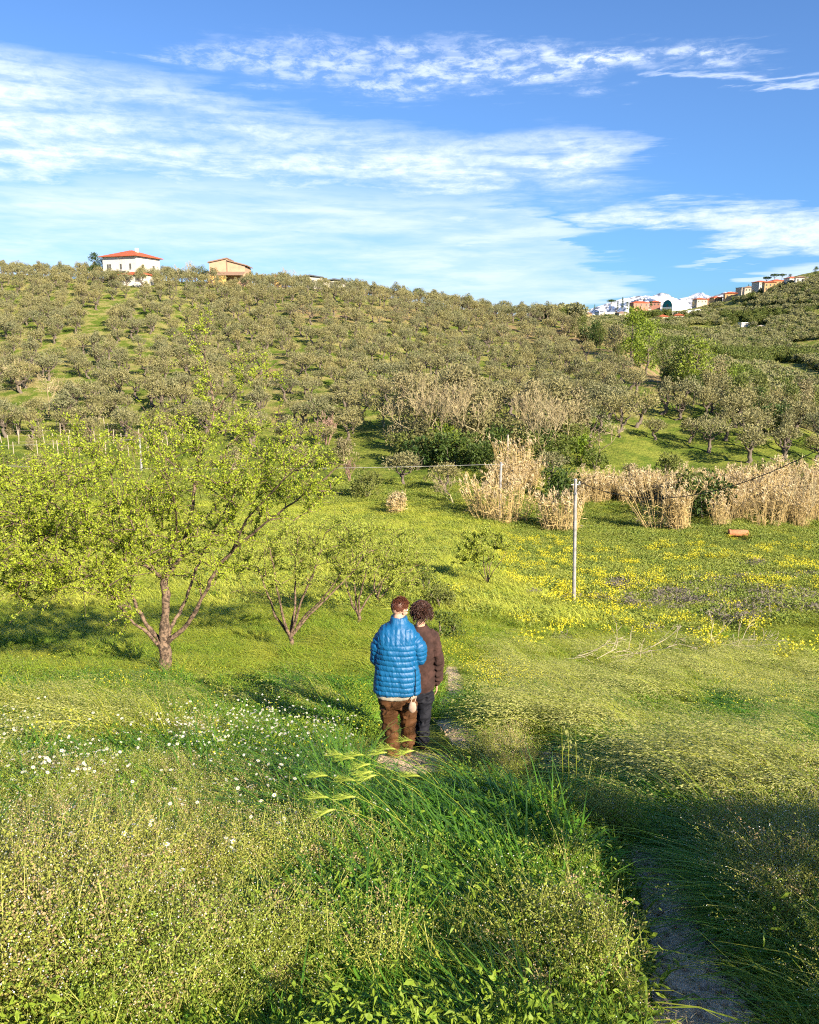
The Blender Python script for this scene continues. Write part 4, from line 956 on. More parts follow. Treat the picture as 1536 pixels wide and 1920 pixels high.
g = G(); g.tube([(-.65, 0, 0), (-.6, 0, 0), (.6, 0, 0), (.62, 0, 0)], [.23, .25, .25, .23], 14, 0); g.obj('pipe_wall', M_terra, e, smooth=True)
g = G(); g.tube([(-.72, 0, 0), (-.6, 0, 0)], .29, 14, 0); g.obj('collar', M_terra, e, smooth=True)
M_stone = mat('pale rubble', (.45, .38, .32), .9, tint=(.3, .24, .19))
def rocks(u, v, n, lab, lo=30, hi=80):
    p = ground(u, v, lo, hi); rng = np.random.default_rng(int(u)); hp_ = empty('rubble_heap', p, 0, lab, 'rubble')
    for i in range(n):
        g = G(); c = np.array([rng.normal() * .75, rng.normal() * .25, .05 + rng.random() * .12]); k = 8; a = np.linspace(0, 6.283, k, endpoint=False); s = rng.uniform(.1, .25)
        rings = [np.stack([np.cos(a) * s * q * rng.uniform(.8, 1.2, k), np.sin(a) * s * q * rng.uniform(.8, 1.2, k), np.full(k, z * s)], 1) + c for q, z in ((.8, -.6), (1, 0), (.6, .55))]
        V = np.vstack(rings + [rings[2].mean(0)[None] + (0, 0, s * .1)]); F = [[r * k + j, r * k + (j + 1) % k, (r + 1) * k + (j + 1) % k, (r + 1) * k + j] for r in range(2) for j in range(k)]
        t_ = rng.random(); g.add(V, F, 0, t_); g.add(V, [[2 * k + j, 2 * k + (j + 1) % k, 3 * k] for j in range(k)], 0, t_); g.obj('stone', M_stone, hp_)
rocks(1118, 992, 16, 'heap of pale broken rubble in front of the reeds, right of the near pole top')
rocks(1025, 1053, 9, 'small patch of pinkish rubble behind the near pole')

# ------------------------------------------------------------------ buildings
def W_(name, col, **k): return mat(name, col, .85, **k)
M_white = W_('white render', (.62, .59, .52), noise=(.5, (.52, .48, .41), .5, .8)); M_roof = W_('red roof tiles', (.44, .10, .04), noise=(2, (.30, .10, .05), .4, .7), bump=(12, .6, .05))
M_pinkw = W_('pinkish bare render', (.50, .31, .20), noise=(.6, (.40, .25, .17), .45, .7)); M_ochre = W_('ochre render', (.62, .40, .13)); M_brownroof = W_('brown roof tiles', (.26, .17, .12))
M_glass = mat('dark window', (.04, .045, .05), .25, spec=.5); M_shut = mat('dark shutters', (.10, .10, .09), .7); M_greyw = W_('grey concrete wall', (.48, .44, .38)); M_slate = W_('dark sheet roof', (.10, .11, .13))
M_teal = W_('teal membrane', (.01, .17, .19)); M_white2 = W_('white membrane', (.85, .84, .80)); M_yell = W_('yellow render', (.50, .32, .15), noise=(1, (.40, .26, .14), .4, .7)); M_pink = W_('salmon render', (.42, .20, .14), noise=(1, (.34, .17, .13), .4, .7)); M_cream = W_('cream render', (.50, .43, .33), noise=(1, (.40, .34, .27), .4, .7)); M_poly = W_('pale greenhouse sheet', (.74, .70, .62))
def window(e, x, z, w_, h_, y, mm=M_glass, name='window', sill=True):
    g = G(); g.box(x - w_ / 2, x + w_ / 2, y - .03, y + .05, z, z + h_, 0); o = g.obj(name, mm, e)
    if sill:
        f = G(); f.box(x - w_ / 2 - .08, x + w_ / 2 + .08, y - .14, y - .032, z - .12, z - .02, 0); f.obj('sill', M_white, o)
    return o
def hip_roof(g, x0, x1, y0, y1, z, h, ov=.6, rx=None):
    x0 -= ov; x1 += ov; y0 -= ov; y1 += ov; cy = (y0 + y1) / 2; d = min((y1 - y0) / 2, (x1 - x0) / 2 - .3); a, b = x0 + d, x1 - d
    V = [(x0, y0, z), (x1, y0, z), (x1, y1, z), (x0, y1, z), (a, cy, z + h), (b, cy, z + h)]
    g.add(V, [(0, 1, 5, 4), (2, 3, 4, 5)]); g.add(V, [(1, 2, 5), (3, 0, 4)]); g.add([(x0, y0, z - .18), (x1, y0, z - .18), (x1, y1, z - .18), (x0, y1, z - .18)] + V[:4], [(0, 3, 2, 1), (0, 1, 5, 4), (1, 2, 6, 5), (2, 3, 7, 6), (3, 0, 4, 7)])
def base_at(u, v, d): p = P(u, v, d); return np.array([p[0], d, p[2]])
# white house on the ridge, turned so that two walls show
k_ = 240 / FPX
b = base_at(240, 520, 238); z0 = b[2] - 1.5; top = base_at(240, 482, 238)[2] - z0
e = empty('white_house', (b[0], b[1] + 4, z0), math.radians(-20), 'white two-storey house with a red hipped roof on the ridge', 'house')
g = G(); g.box(-5.7, 5.7, -5.2, 5.2, -3, top, 0); g.obj('wall', M_white, e)
g = G(); hip_roof(g, -5.7, 5.7, -5.2, 5.2, top + .2, 2.0, .8); rf = g.obj('roof', M_roof, e)
g = G(); g.box(1.8, 2.5, -.5, .2, top + 1.2, top + 2.7, 0); g.obj('chimney', M_white, rf)
for x, z in ((-4.0, top - 3.4), (-3.2, top - 3.4), (.4, top - 3.4), (3.6, top - 3.4), (-3.4, top - 6.4)): window(e, x, z, .6, 1.5, -5.23, M_shut)
for y_, z in ((-2.5, top - 3.4), (2.2, top - 3.4)):
    g = G(); g.box(5.67, 5.75, y_ - .5, y_ + .5, z, z + 1.4); g.obj('window', M_shut, e)
g = G(); g.box(5.71, 7.0, -4.6, 1.2, top - 4.1, top - 3.9); g.box(6.9, 7.0, -4.6, 1.2, top - 3.89, top - 3.0); g.obj('balcony', M_white, e)
g = G(); g.add([(-5.5, -9.5, 2.5), (-5.5, -5.21, 3.0), (2, -5.21, 3.0), (2, -9.5, 2.5), (-5.5, -9.5, 2.7), (-5.5, -5.21, 3.2), (2, -5.21, 3.2), (2, -9.5, 2.7)], [(0, 1, 2, 3), (4, 7, 6, 5), (0, 3, 7, 4), (0, 4, 5, 1), (2, 6, 7, 3)])
for x in (-5.3, -3, -.6, 1.8): g.box(x - .12, x + .12, -9.3, -9.06, -2, 2.48)
g.obj('porch', M_shut, e)
b2 = base_at(257, 530, 228); e = empty('garage', (b2[0], b2[1], b2[2] - .6), math.radians(-12), 'low white outbuilding with a red roof below the white house', 'garage')
g = G(); g.box(-3.8, 3.8, -2.2, 2.2, -3, 2.5); g.obj('wall', M_white, e)
g = G(); hip_roof(g, -3.8, 3.8, -2.2, 2.2, 2.6, .8, .4); g.obj('roof', M_roof, e)
for x in (-1.6, 1.6): window(e, x, .9, 1.5, .9, -2.23, M_shut)
# pinkish split-gable house
b = base_at(426, 526, 240); z0 = b[2] - .8; s = k_
e = empty('pinkish_house', (b[0], b[1], z0), 0, 'plain pinkish house with a stepped gable on the ridge', 'house')
xl, xm, xr = (395 - 426) * s, (427 - 426) * s, (459 - 426) * s; zt = lambda v: base_at(426, v, 240)[2] - z0
g = G()
def prism(g, prof, y0, y1, m=0):
    n = len(prof); V = [(x, y0, z) for x, z in prof] + [(x, y1, z) for x, z in prof]; g.add(V, [(i, (i + 1) % n, n + (i + 1) % n, n + i) for i in range(n)], m)
    c = np.array(prof).mean(0)
    for y, f in ((y0, 1), (y1, -1)):
        g.add([(x, y, z) for x, z in prof] + [(c[0], y, c[1])], [[i, (i + 1) % n, n][::f] for i in range(n)], m)
prism(g, [(xl, -3), (xm, -3), (xm, zt(485)), (xl, zt(493))], 0, 9); prism(g, [(xm + .003, -3), (xr, -3), (xr, zt(498)), (xm + .003, zt(489))], 0.003, 9); g.obj('wall', M_pinkw, e)
g = G(); prism(g, [(xl - .4, zt(493) + .0), (xm + .1, zt(485)), (xm + .1, zt(485) + .3), (xl - .4, zt(493) + .3)], -.4, 9.4); prism(g, [(xm + .12, zt(489) + .02), (xr + .5, zt(498.5)), (xr + .5, zt(498.5) + .28), (xm + .12, zt(489) + .3)], -.4, 9.4); g.obj('roof', M_brownroof, e)
g = G(); g.box(xm - .12, xm + .12, -.12, -.004, 0, zt(488)); g.obj('downpipe', M_brownroof, e)
g = G(); g.add([(xl, -3.4, 2.2), (xr, -3.4, 2.2), (xr, -.01, 3.2), (xl, -.01, 3.2), (xl, -3.4, 2.0), (xr, -3.4, 2.0), (xr, -.01, 3.0), (xl, -.01, 3.0)], [(0, 1, 2, 3), (4, 7, 6, 5), (0, 4, 5, 1)]); g.obj('porch_roof', M_brownroof, e)
g = G(); g.box(xl, xl + 5.2, -3.2, -2.9, -3, 1.98); g.obj('porch_wall', M_ochre, e)
# sheds
for (ul, ur, vb, vt, vp, lab) in ((559, 604, 534, 521, 517, 'grey shed with a dark low-pitched roof on the ridge, left of two'), (607, 647, 538, 528, 524, 'grey shed with a dark low-pitched roof on the ridge, right of two')):
    um = (ul + ur) / 2; b = base_at(um, vb, 246); e = empty('shed', tuple(b - np.array([0, 0, 1.0])), 0, lab, 'shed'); hw = (ur - ul) / 2 * 246 / FPX; zt = base_at(um, vt, 246)[2] - b[2] + 1; zp = base_at(um, vp, 246)[2] - b[2] + 1
    g = G(); prism(g, [(-hw, -3), (hw, -3), (hw, zt), (0, zp - .1), (-hw, zt)], 0, 10); g.obj('wall', M_greyw, e)
    g = G(); prism(g, [(-hw - .3, zt), (0, zp), (hw + .3, zt), (hw + .3, zt + .3), (0, zp + .35), (-hw - .3, zt + .3)], -.3, 10.3); g.obj('roof', M_slate, e)
    g = G(); g.box(-1.2, 1.2, -.05, -.003, -1, 2.4); g.obj('door', M_shut, e)
b = base_at(521, 530, 242); e = empty('hut', tuple(b), .2, 'tiny orange-walled hut half hidden by trees on the ridge', 'hut'); g = G(); g.box(-1.1, 1.1, 0, 2, -2, 1.7); g.obj('wall', M_ochre, e); g = G(); hip_roof(g, -1.1, 1.1, 0, 2, 1.75, .5, .25); g.obj('roof', M_roof, e)

def far_spot(u, v, d):
    """ground point under a picture point on the far hill, with the size factor for its true distance"""
    p = ground(u, v, 260, 900); pu, pv_, _ = project(*p)
    if abs(pv_ - v) > 3: q = P(u, v, p[1]); p = np.array([q[0], q[1], q[2]])
    return p, p[1] / d
def house(u, v, d, w_, h_, dep, wallm, roofm, rz, lab, rh=1.6, nw=3, kind='hip', cat='house', name='village_house', rows=2):
    p, k = far_spot(u, v, d); k *= .84; w_ *= k; h_ *= k; dep *= k; rh *= k; d = p[1]; zb = hz(p[0], d); e = empty(name, (p[0], d, p[2]), math.radians(rz), lab, cat)
    g = G(); g.box(-w_ / 2, w_ / 2, -dep / 2, dep / 2, min(-2, zb - p[2] - 2), h_); g.obj('wall', wallm, e)
    g = G()
    if kind == 'hip': hip_roof(g, -w_ / 2, w_ / 2, -dep / 2, dep / 2, h_ + .2, rh, .7)
    else: g.box(-w_ / 2 - .3, w_ / 2 + .3, -dep / 2 - .3, dep / 2 + .3, h_ + .003, h_ + .35)
    g.obj('roof', roofm, e)
    for r in range(rows):
        for i in range(nw):
            x = -w_ / 2 + w_ * (i + .5) / nw; z = h_ - 2.6 - 3 * r
            if z > .3: window(e, x, z, 1.1, 1.5, -dep / 2 - .03, M_shut, sill=False)
    return e
# village on the far ridge (depths 620 to 760 m; 1 px is about 0.46 m)
house(1198, 581, 745, 17, 7, 10, M_pink, M_roof, 10, 'long salmon house with red roof left of the arched hall')
house(1213, 585, 735, 6, 4.5, 6, M_cream, M_brownroof, 20, 'small cream house in front of the long salmon one', nw=2, rows=1)
house(1228, 578, 745, 11, 6, 9, M_pink, M_roof, -20, 'salmon house with red roof just left of the teal arched end')
house(1134, 597, 715, 17, 6, 12, M_white, M_slate, 8, 'white flat-roofed building low at the left end of the village', kind='flat', nw=4, rows=1)
house(1165, 600, 700, 10, 6.5, 9, M_cream, M_brownroof, 15, 'cream two-storey house behind trees below the umbrella pine')
house(1103, 594, 730, 6, 3, 6, M_yell, M_brownroof, 0, 'tiny ochre house at the far left end of the village', rows=1, nw=2)
house(1214, 592, 690, 5, 3, 5, M_cream, M_brownroof, 0, 'small beige hut below the salmon houses', rows=1, nw=1)
house(1242, 601, 660, 8, 3.5, 7, M_cream, M_roof, 5, 'low house with a dull roof under the long pale greenhouse', rows=1)
house(1272, 600, 655, 8, 4, 7, M_cream, M_roof, -10, 'small house with a red roof right under the greenhouse', rows=1)
house(1312, 571, 745, 12, 5, 9, M_cream, M_roof, 12, 'cream house with red roof right of the arched hall', rows=1)
house(1328, 569, 750, 8, 5, 8, M_pink, M_roof, -12, 'pink house with red roof beside the cream one on the slope', rows=1)
house(1342, 569, 740, 10, 5.5, 8, M_yell, M_roof, 15, 'orange house with red roof halfway up to the hilltop', rows=1)
house(1369, 562, 735, 12, 6, 9, M_yell, M_roof, -8, 'yellow-orange house with red roof below the tall grey block', rows=1)
house(1391, 552, 745, 9, 7, 9, M_cream, M_brownroof, 20, 'narrow tall grey-cream building on the ridge', kind='flat')
house(1403, 550, 742, 10, 5.5, 8, M_cream, M_brownroof, -5, 'cream house with brown roof joined to the tall block', rows=1)
house(1425, 545, 722, 13, 8, 10, M_greyw, M_roof, 22, 'grey-fronted house with orange roof near the hilltop')
house(1441, 549, 705, 11, 9.5, 10, M_yell, M_roof, -8, 'large yellow house with orange roof, the biggest near the hilltop')
house(1455, 540, 715, 12, 6.5, 9, M_yell, M_roof, 8, 'orange-roofed house right of the large yellow one')
house(1484, 536, 700, 11, 7, 9, M_white, M_roof, 10, 'white house with red roof among dark trees on the hilltop')
house(1498, 537, 690, 8, 8, 8, M_white, M_brownroof, -15, 'tall narrow white house at the right end of the hilltop row', nw=2)
house(1519, 528, 690, 14, 3.5, 8, M_greyw, M_slate, 0, 'low grey building at the right edge of the hilltop', kind='flat', rows=1)
house(1395, 612, 560, 7, 2.6, 6, M_white, M_white2, 5, 'small bright white hut in the olives on the far slope', kind='flat', rows=1, nw=2)
house(1430, 617, 545, 8, 2, 5, M_pink, M_cream, -5, 'low pinkish hut right of the bright white one on the far slope', rh=.8, rows=1, nw=2)
# arched sports hall
p, k = far_spot(1266, 576, 735); d = p[1]; e = empty('arched_hall', (p[0], d, p[2]), math.radians(30), 'white barrel-roofed hall with a teal arched end in the village', 'hall')
g = G(); a = np.linspace(0, math.pi, 15); R_ = 5.6 * k; L_ = 19 * k
V = [(x, -math.cos(t) * R_ , math.sin(t) * R_ * 1.05) for x in (-L_ / 2, L_ / 2) for t in a]
g.add(V, [(i, i + 1, 15 + i + 1, 15 + i) for i in range(14)]); g.box(-L_ / 2, L_ / 2, -R_ + .01, R_ - .01, -4, -.003); g.obj('shell', M_white2, e, smooth=False)
g = G(); V = [(-L_ / 2 - .05, -math.cos(t) * R_, math.sin(t) * R_ * 1.05) for t in a] + [(-L_ / 2 - .05, 0, 0)]; g.add(V, [(i, i + 1, 15) for i in range(14)]); g.obj('end_wall', M_teal, e)
g = G(); g.box(-L_ / 2 - .12, -L_ / 2 - .06, -1, 1, 0, 2.4); g.obj('door', M_shut, e)
# long pale greenhouse
d = far_spot(1277, 588, 640)[0][1]; a_, b_ = P(1242, 592, d), P(1312, 583, d); e = empty('greenhouse', (float((a_ + b_)[0] / 2), d, float((a_ + b_)[2] / 2)), 0, 'long pale greenhouse on a slant below the village', 'greenhouse'); h_ = (b_ - a_) / 2
g = G(); V = []
for s in (-1, 1):
    for y, z in ((-3, -3), (-3, .6), (0, 1.5), (3, .6), (3, -3)): V.append((h_[0] * s, y, h_[2] * s + z))
g.add(V, [(i, i + 1, 6 + i, 5 + i) for i in range(4)]); g.add(V, [(0, 1, 3, 4), (9, 8, 6, 5)]); g.add(V, [(1, 2, 3), (8, 7, 6)]); g.obj('cover', M_poly, e)
g = G(); g.tube([V[2], V[7]], .15, 4); g.obj('ridge_bar', M_steel, e)

# village trees
def far_tree(kind, u, v, d, s, lab, pr, sz=None):
    p, k = far_spot(u, v, d); s *= k; d = p[1]; e = empty(kind, (p[0], d, p[2]), u, lab, 'tree')
    e.location.z = p[2] - .3; e.scale = (s, s, s if sz is None else sz)
    for me, nm in zip(pr, NM): c = bpy.data.objects.new(nm, me); C.objects.link(c); c.parent = e
rng6 = np.random.default_rng(66)
cyp = G(); ct = G(); ct.tube([(0, 0, -1), (0, 0, 3)], .2, 5); lobes_crown(cyp, [(0, 0, z, 1.1 - z * .07, 1.1 - z * .07, 1.2) for z in np.linspace(1, 10, 9)], 40, .8, .4, rng6, .6)
CYP = [ct.mesh('trunk', [M_bark]), cyp.mesh('crown', [M_dark])]
um = G(); ut = G(); ut.tube([(0, 0, -1), (.2, 0, 4), (0, 0, 8)], .3, 6)
for a in range(5): ut.tube([(.1, 0, 5.5), (math.cos(a * 1.26) * 3, math.sin(a * 1.26) * 3, 8.2)], [.15, .06], 4)
lobes_crown(um, [(math.cos(a) * r, math.sin(a) * r, 8.8 + .5 * (4 - r) * .4, 1.6, 1.6, 1.0) for a, r in zip(rng6.random(16) * 6.28, 4 * np.sqrt(rng6.random(16)))], 50, .8, .45, rng6, .4)
PIN = [ut.mesh('trunk', [M_bark]), um.mesh('crown', [M_dark])]
far_tree('umbrella_pine', 1146, 578, 720, .72, 'umbrella pine with a bare stem at the left end of the village', PIN)
for u, v, s, lab in ((1115, 580, .4, 'small lone conifer at the far left of the village skyline'), (1158, 579, .62, 'dark conifer just right of the umbrella pine'), (1167, 578, .85, 'tallest dark cypress, second right of the umbrella pine'), (1207, 578, .75, 'dark cypress between the two salmon houses'), (1403, 545, .5, 'thin cypress tip over the cream houses on the slope'), (1338, 566, .4, 'thin dark cypress among the lower red roofs'), (1325, 566, .4, 'thin dark cypress left of the orange house')):
    far_tree('cypress', u, v, 725, s, lab, CYP)
for u, v, s, pr, lab in ((1176, 577, .8, LTd, 'rounded dark tree right of the tallest cypress'), (1221, 576, .85, LTd, 'dark tree crowding the salmon house by the hall'), (1353, 567, .8, LTt, 'brown bare tree mass left of the yellow-orange house'), (1336, 570, .7, LTd, 'dark tree mass between the lower red roofs'), (1412, 553, .8, LTt, 'greyish tree between the cream and grey houses'),
                       (1437, 534, .9, PIN, 'left dark umbrella pine of the hilltop group'), (1452, 530, .9, PIN, 'middle dark umbrella pine of the hilltop group'), (1466, 528, .8, PIN, 'right dark umbrella pine of the hilltop group'), (1480, 531, 1.25, LTd, 'big dark evergreen rising behind the white hilltop house'), (1530, 520, 1.4, LTd, 'dark evergreen at the right edge of the hilltop'), (1514, 522, .6, LTd, 'dark evergreen beside the low grey building'),
                       (1351, 608, .9, LTd, 'left one of two dark evergreens alone on the far slope'), (1362, 608, 1.0, LTd, 'right one of two dark evergreens alone on the far slope'), (1155, 590, .7, LTt, 'brown round tree in front of the cream two-storey house'), (1300, 574, .7, LTt, 'brownish tree right of the arched hall')):
    far_tree('evergreen_tree' if pr in (LTd, PIN) else 'broadleaf_tree', u, v, 720 if v < 600 else 560, s * .8, lab, pr if pr is PIN else pr[int(u) % 3])
M_strip = None
# ------------------------------------------------------------------ meadow plants
WIND = np.array([-.75, .28, 0.0])
M_gr_dark = mat('deep green grass blades', (.16, .38, .035), .42, trans=.38, tint=(.06, .19, .016), rnd=(.19, .36, .04), tcol=(1.1, 1.1, .7))
M_gr_yel = mat('yellow green grass blades', (.38, .46, .05), .5, trans=.4, tint=(.15, .24, .02), rnd=(.50, .50, .07))
M_gr_far = mat('sunny meadow grass', (.44, .50, .055), .55, trans=.35, tint=(.27, .35, .03), rnd=(.54, .53, .09))
M_seed = mat('pale seed heads', (.62, .60, .22), .65, trans=.35, tint=(.38, .42, .12))
M_pod = mat('yellow green pods', (.35, .46, .055), .6, trans=.35, tint=(.08, .15, .018), rnd=(.46, .43, .09))
M_podstem = mat('weed stems', (.40, .41, .10), .7, trans=.25)
M_pinkpod = mat('reddish seed pods', (.52, .38, .20), .7, trans=.25, tint=(.3, .22, .1))
M_crop = mat('leafy crop', (.19, .27, .035), .55, trans=.3, tint=(.06, .12, .016), rnd=(.32, .34, .06))
M_petal = mat('white petals', (.80, .80, .76), .6, trans=.3)
M_disc = mat('yellow flower discs', (.75, .50, .03), .7)
M_yflow = mat('yellow blossoms', (.68, .60, .03), .6, trans=.25, tint=(.50, .48, .03))
M_weed = mat('leafy weeds', (.20, .32, .032), .55, trans=.35, tint=(.09, .19, .018), rnd=(.30, .38, .035))
M_grey = mat('dry grey weeds', (.25, .22, .17), .8, trans=.15, tint=(.11, .09, .085))
def blades(n, h, wd, seed, lean=.5, spread=.12, seg=4, curl=.5, rng=None, wild=.52, cmin=.3):
    """tuft of n bent grass blades blown by the wind"""
    rng = rng or np.random.default_rng(seed); g = G()
    a = rng.random(n) * 6.28; r = spread * np.sqrt(rng.random(n)); b = np.stack([np.cos(a) * r, np.sin(a) * r, np.full(n, -.03)], 1)
    H = h * rng.uniform(.55, 1.15, n); own = rng.normal(size=(n, 3)) * wild; own[:, 2] = 0
    dirh = WIND * lean + own; t = np.linspace(0, 1, seg + 1)
    up = np.array([0, 0, 1.0]); cr = curl * rng.uniform(cmin, 1.3, n)
    pts = b[:, None] + H[:, None, None] * (t[None, :, None] * up * (1 - .35 * (cr[:, None, None]) * t[None, :, None] ** 2) + dirh[:, None] * (t[None, :, None] ** 1.7) * (.6 + cr[:, None, None]))
    pts[..., 2] -= (H[:, None] * cr[:, None] * .28 * t[None] ** 4)
    sd = rng.normal(size=(n, 3)); sd[:, 2] *= .3; sd /= np.linalg.norm(sd, axis=1)[:, None]
    w_ = wd * rng.uniform(.6, 1.3, n)[:, None] * np.clip(1.15 - t[None] ** 1.6, .04, 1)
    Lf = pts - sd[:, None] * w_[..., None] * .5; Rt = pts + sd[:, None] * w_[..., None] * .5
    V = np.stack([Lf, Rt], 2).reshape(-1, 3); k = 2 * (seg + 1); i = (np.arange(n) * k)[:, None]; j = (np.arange(seg) * 2)[None]
    F = np.stack([i + j, i + j + 1, i + j + 3, i + j + 2], -1).reshape(-1, 4)
    g.add(V, F, 0, np.repeat(rng.random(n), seg)); return g, pts
def stems_heads(n, h, seed, spread, headf, lean=.6, sr=.0016, curl=.5):
    rng = np.random.default_rng(seed); g, pts = blades(n, h, sr * 2, seed, lean, spread, 5, curl, rng, .20, .8)
    for k in range(n): headf(g, pts[k], rng)
    return g
def oat_head(g, p, rng, n=16, L=.020, Wd=.006, m=1, reach=.05):
    s = rng.uniform(.62, 1.0, n); q = np.linspace(0, 1, len(p)); c = np.stack([np.interp(s, q, p[:, i]) for i in range(3)], 1); off = rng.normal(size=(n, 3)) * reach * (1.1 - s)[:, None] * 1.5; off[:, 2] -= .006
    tg = p[-1] - p[-2]; tg = tg / np.linalg.norm(tg); d = rng.normal(size=(n, 3)) * .22 + WIND * .3 + tg * .9; d[:, 2] -= .1; g.leaves(c + off, d, unit(n, rng), L * rng.uniform(.7, 1.3, n), Wd, m, rng.random(n))
def pod_head(g, p, rng, n=34, L=.0085, Wd=.0065, m=1):
    s = rng.uniform(.28, 1.0, n); q = np.linspace(0, 1, len(p)); c = np.stack([np.interp(s, q, p[:, i]) for i in range(3)], 1); off = unit(n, rng) * (.016 + .02 * (1 - s))[:, None]; off[:, 2] = np.abs(off[:, 2]) * .5
    g.leaves(c + off, off + rng.normal(size=(n, 3)) * .008, unit(n, rng), L * rng.uniform(.7, 1.4, n), Wd, m, rng.random(n))
    k = 1; g.leaves(np.tile(p[-1], (k, 1)), unit(k, rng), unit(k, rng), .005, .004, 2, 0)
def weed_proto(seed, n=14, h=.42, spread=.13, L=.0082, reach=1.0, npod=38):
    rng = np.random.default_rng(seed); g, pts = blades(n, h, .0042, seed, .35, spread, 5, .25, rng)
    for k in range(n):
        pod_head(g, pts[k], rng, npod, L, L * .75)
        for q in range(4):   # side branches
            i = rng.integers(1, 4); s = pts[k][i]; v = rng.normal(size=3) * .5 + np.array([0, 0, .8]); e_ = s + v / np.linalg.norm(v) * h * rng.uniform(.2, .45)
            pp = np.stack([s + (e_ - s) * t for t in np.linspace(0, 1, 4)]); g.leaves(pp[:1], (e_ - s)[None], unit(1, rng), np.linalg.norm(e_ - s), .003, 0, rng.random()); pod_head(g, pp, rng, npod // 2, L, L * .75)
    return g
def daisy(g, c, nrm, r, rng):
    a = np.linspace(0, 6.283, 12, endpoint=False); nrm = nrm / np.linalg.norm(nrm); u_ = np.cross(nrm, [0, 0, 1.0]) + 1e-3; u_ /= np.linalg.norm(u_); v_ = np.cross(nrm, u_)
    d = np.cos(a)[:, None] * u_ + np.sin(a)[:, None] * v_; g.leaves(np.tile(c, (12, 1)) + d * r * .25, d, np.tile(nrm, (12, 1)), r * .85, r * .34, 1, 0)
    ring = c + d * r * .3 + nrm * r * .04; V = np.vstack([ring, c + nrm * r * .18]); g.add(V, [[i, (i + 1) % 12, 12] for i in range(12)], 2, 0)
def daisy_proto(seed, n=7, h=.4, r=.014):
    rng = np.random.default_rng(seed); g, pts = blades(n, h, .003, seed, .3, .12, 4, .15, rng)
    for k in range(n): daisy(g, pts[k][-1], np.array([rng.normal() * .5, -.4 + rng.normal() * .3, 1.0]), r * rng.uniform(.7, 1.2), rng)
    k = 60; c = np.stack([rng.normal(size=k) * .09, rng.normal(size=k) * .09, rng.random(k) * h * .6], 1); g.leaves(c, unit(k, rng) + WIND * .3, unit(k, rng), .035, .006, 0, rng.random(k)); return g
def leafy_weed(seed, n=120, h=.25, L=.05, Wd=.02, spread=.16, m=0):
    rng = np.random.default_rng(seed); g = G(); c = np.stack([rng.normal(size=n) * spread * .6, rng.normal(size=n) * spread * .6, rng.random(n) ** 1.2 * h], 1); d = unit(n, rng); d[:, 2] = np.abs(d[:, 2]) * .5 + .2
    g.leaves(c, d + WIND * .2, unit(n, rng), L * rng.uniform(.5, 1.3, n), Wd * rng.uniform(.6, 1.3, n), m, rng.random(n), .22 if L < .06 else 0.0); return g
def flower_weed(seed, n=80, h=.55, nf=45, L=.05):
    g = leafy_weed(seed, n, h * .7, L, L * .4, .22); rng = np.random.default_rng(seed + 1); c = np.stack([rng.normal(size=nf) * .17, rng.normal(size=nf) * .17, h * rng.uniform(.6, 1.0, nf)], 1)
    g.leaves(c, unit(nf, rng), unit(nf, rng), L * .75, L * .6, 1, rng.random(nf)); return g

def mound(x, y, lo=.6, hi=1.35): return lo + (hi - lo) * np.clip((fbm(x * .75 + 11, y * .75, 3, 66) - .28) / .44, 0, 1)
def sample(n, ylo, yhi, k=1.0, margin=.10, power=1.0):
    """points over the visible wedge of meadow, denser near the viewer for power > 1"""
    t = RNG.random(n); y = (ylo ** (2 - power) + t * (yhi ** (2 - power) - ylo ** (2 - power))) ** (1 / (2 - power)) if power != 2 else ylo * (yhi / ylo) ** t
    x = RNG.uniform(-1, 1, n) * (y * (.53 + margin) + .6); return x, y
PLANT_H = .42
def clear_of(x, y, pad=.0, h=None, reach=.2):
    """off the path, and low in front of the trodden spot where the couple stands"""
    h = PLANT_H if h is None else h; z = hgt(x, y); u, v, f = project(x, y, z); top = v - h * FPX * .93 / f
    bad = (y < 4.6) & (path_dist(x, y) < .12 + .25 * (h > .4) * (x > .8))
    for u0, u1, v0, v1 in ((700, 800, 1300, 1438), (690, 770, 1405, 1448), (828, 895, 1308, 1398), (996, 1060, 1400, 1432), (1262, 1312, 1750, 1800), (1235, 1345, 1800, 1860), (1200, 1380, 1860, 1930)):
        bad |= (u > u0 - .06 * FPX / f) & (u < u1 + reach * FPX / f) & (v > v0) & (top < v1) & (y < 11)
    return (path_dist(x, y) > pad) & ~bad
def pxy(x, y): z = hgt(x, y); u, v, f = project(x, y, z); return z, u, v
def inell(u, v, eu, ev, ru, rv, rot=0.0, soft=.25):
    a = math.radians(rot); du = u - eu; dv = v - ev; q = np.sqrt(((du * math.cos(a) + dv * math.sin(a)) / ru) ** 2 + ((-du * math.sin(a) + dv * math.cos(a)) / rv) ** 2)
    return np.clip((1 + soft - q) / (2 * soft), 0, 1)
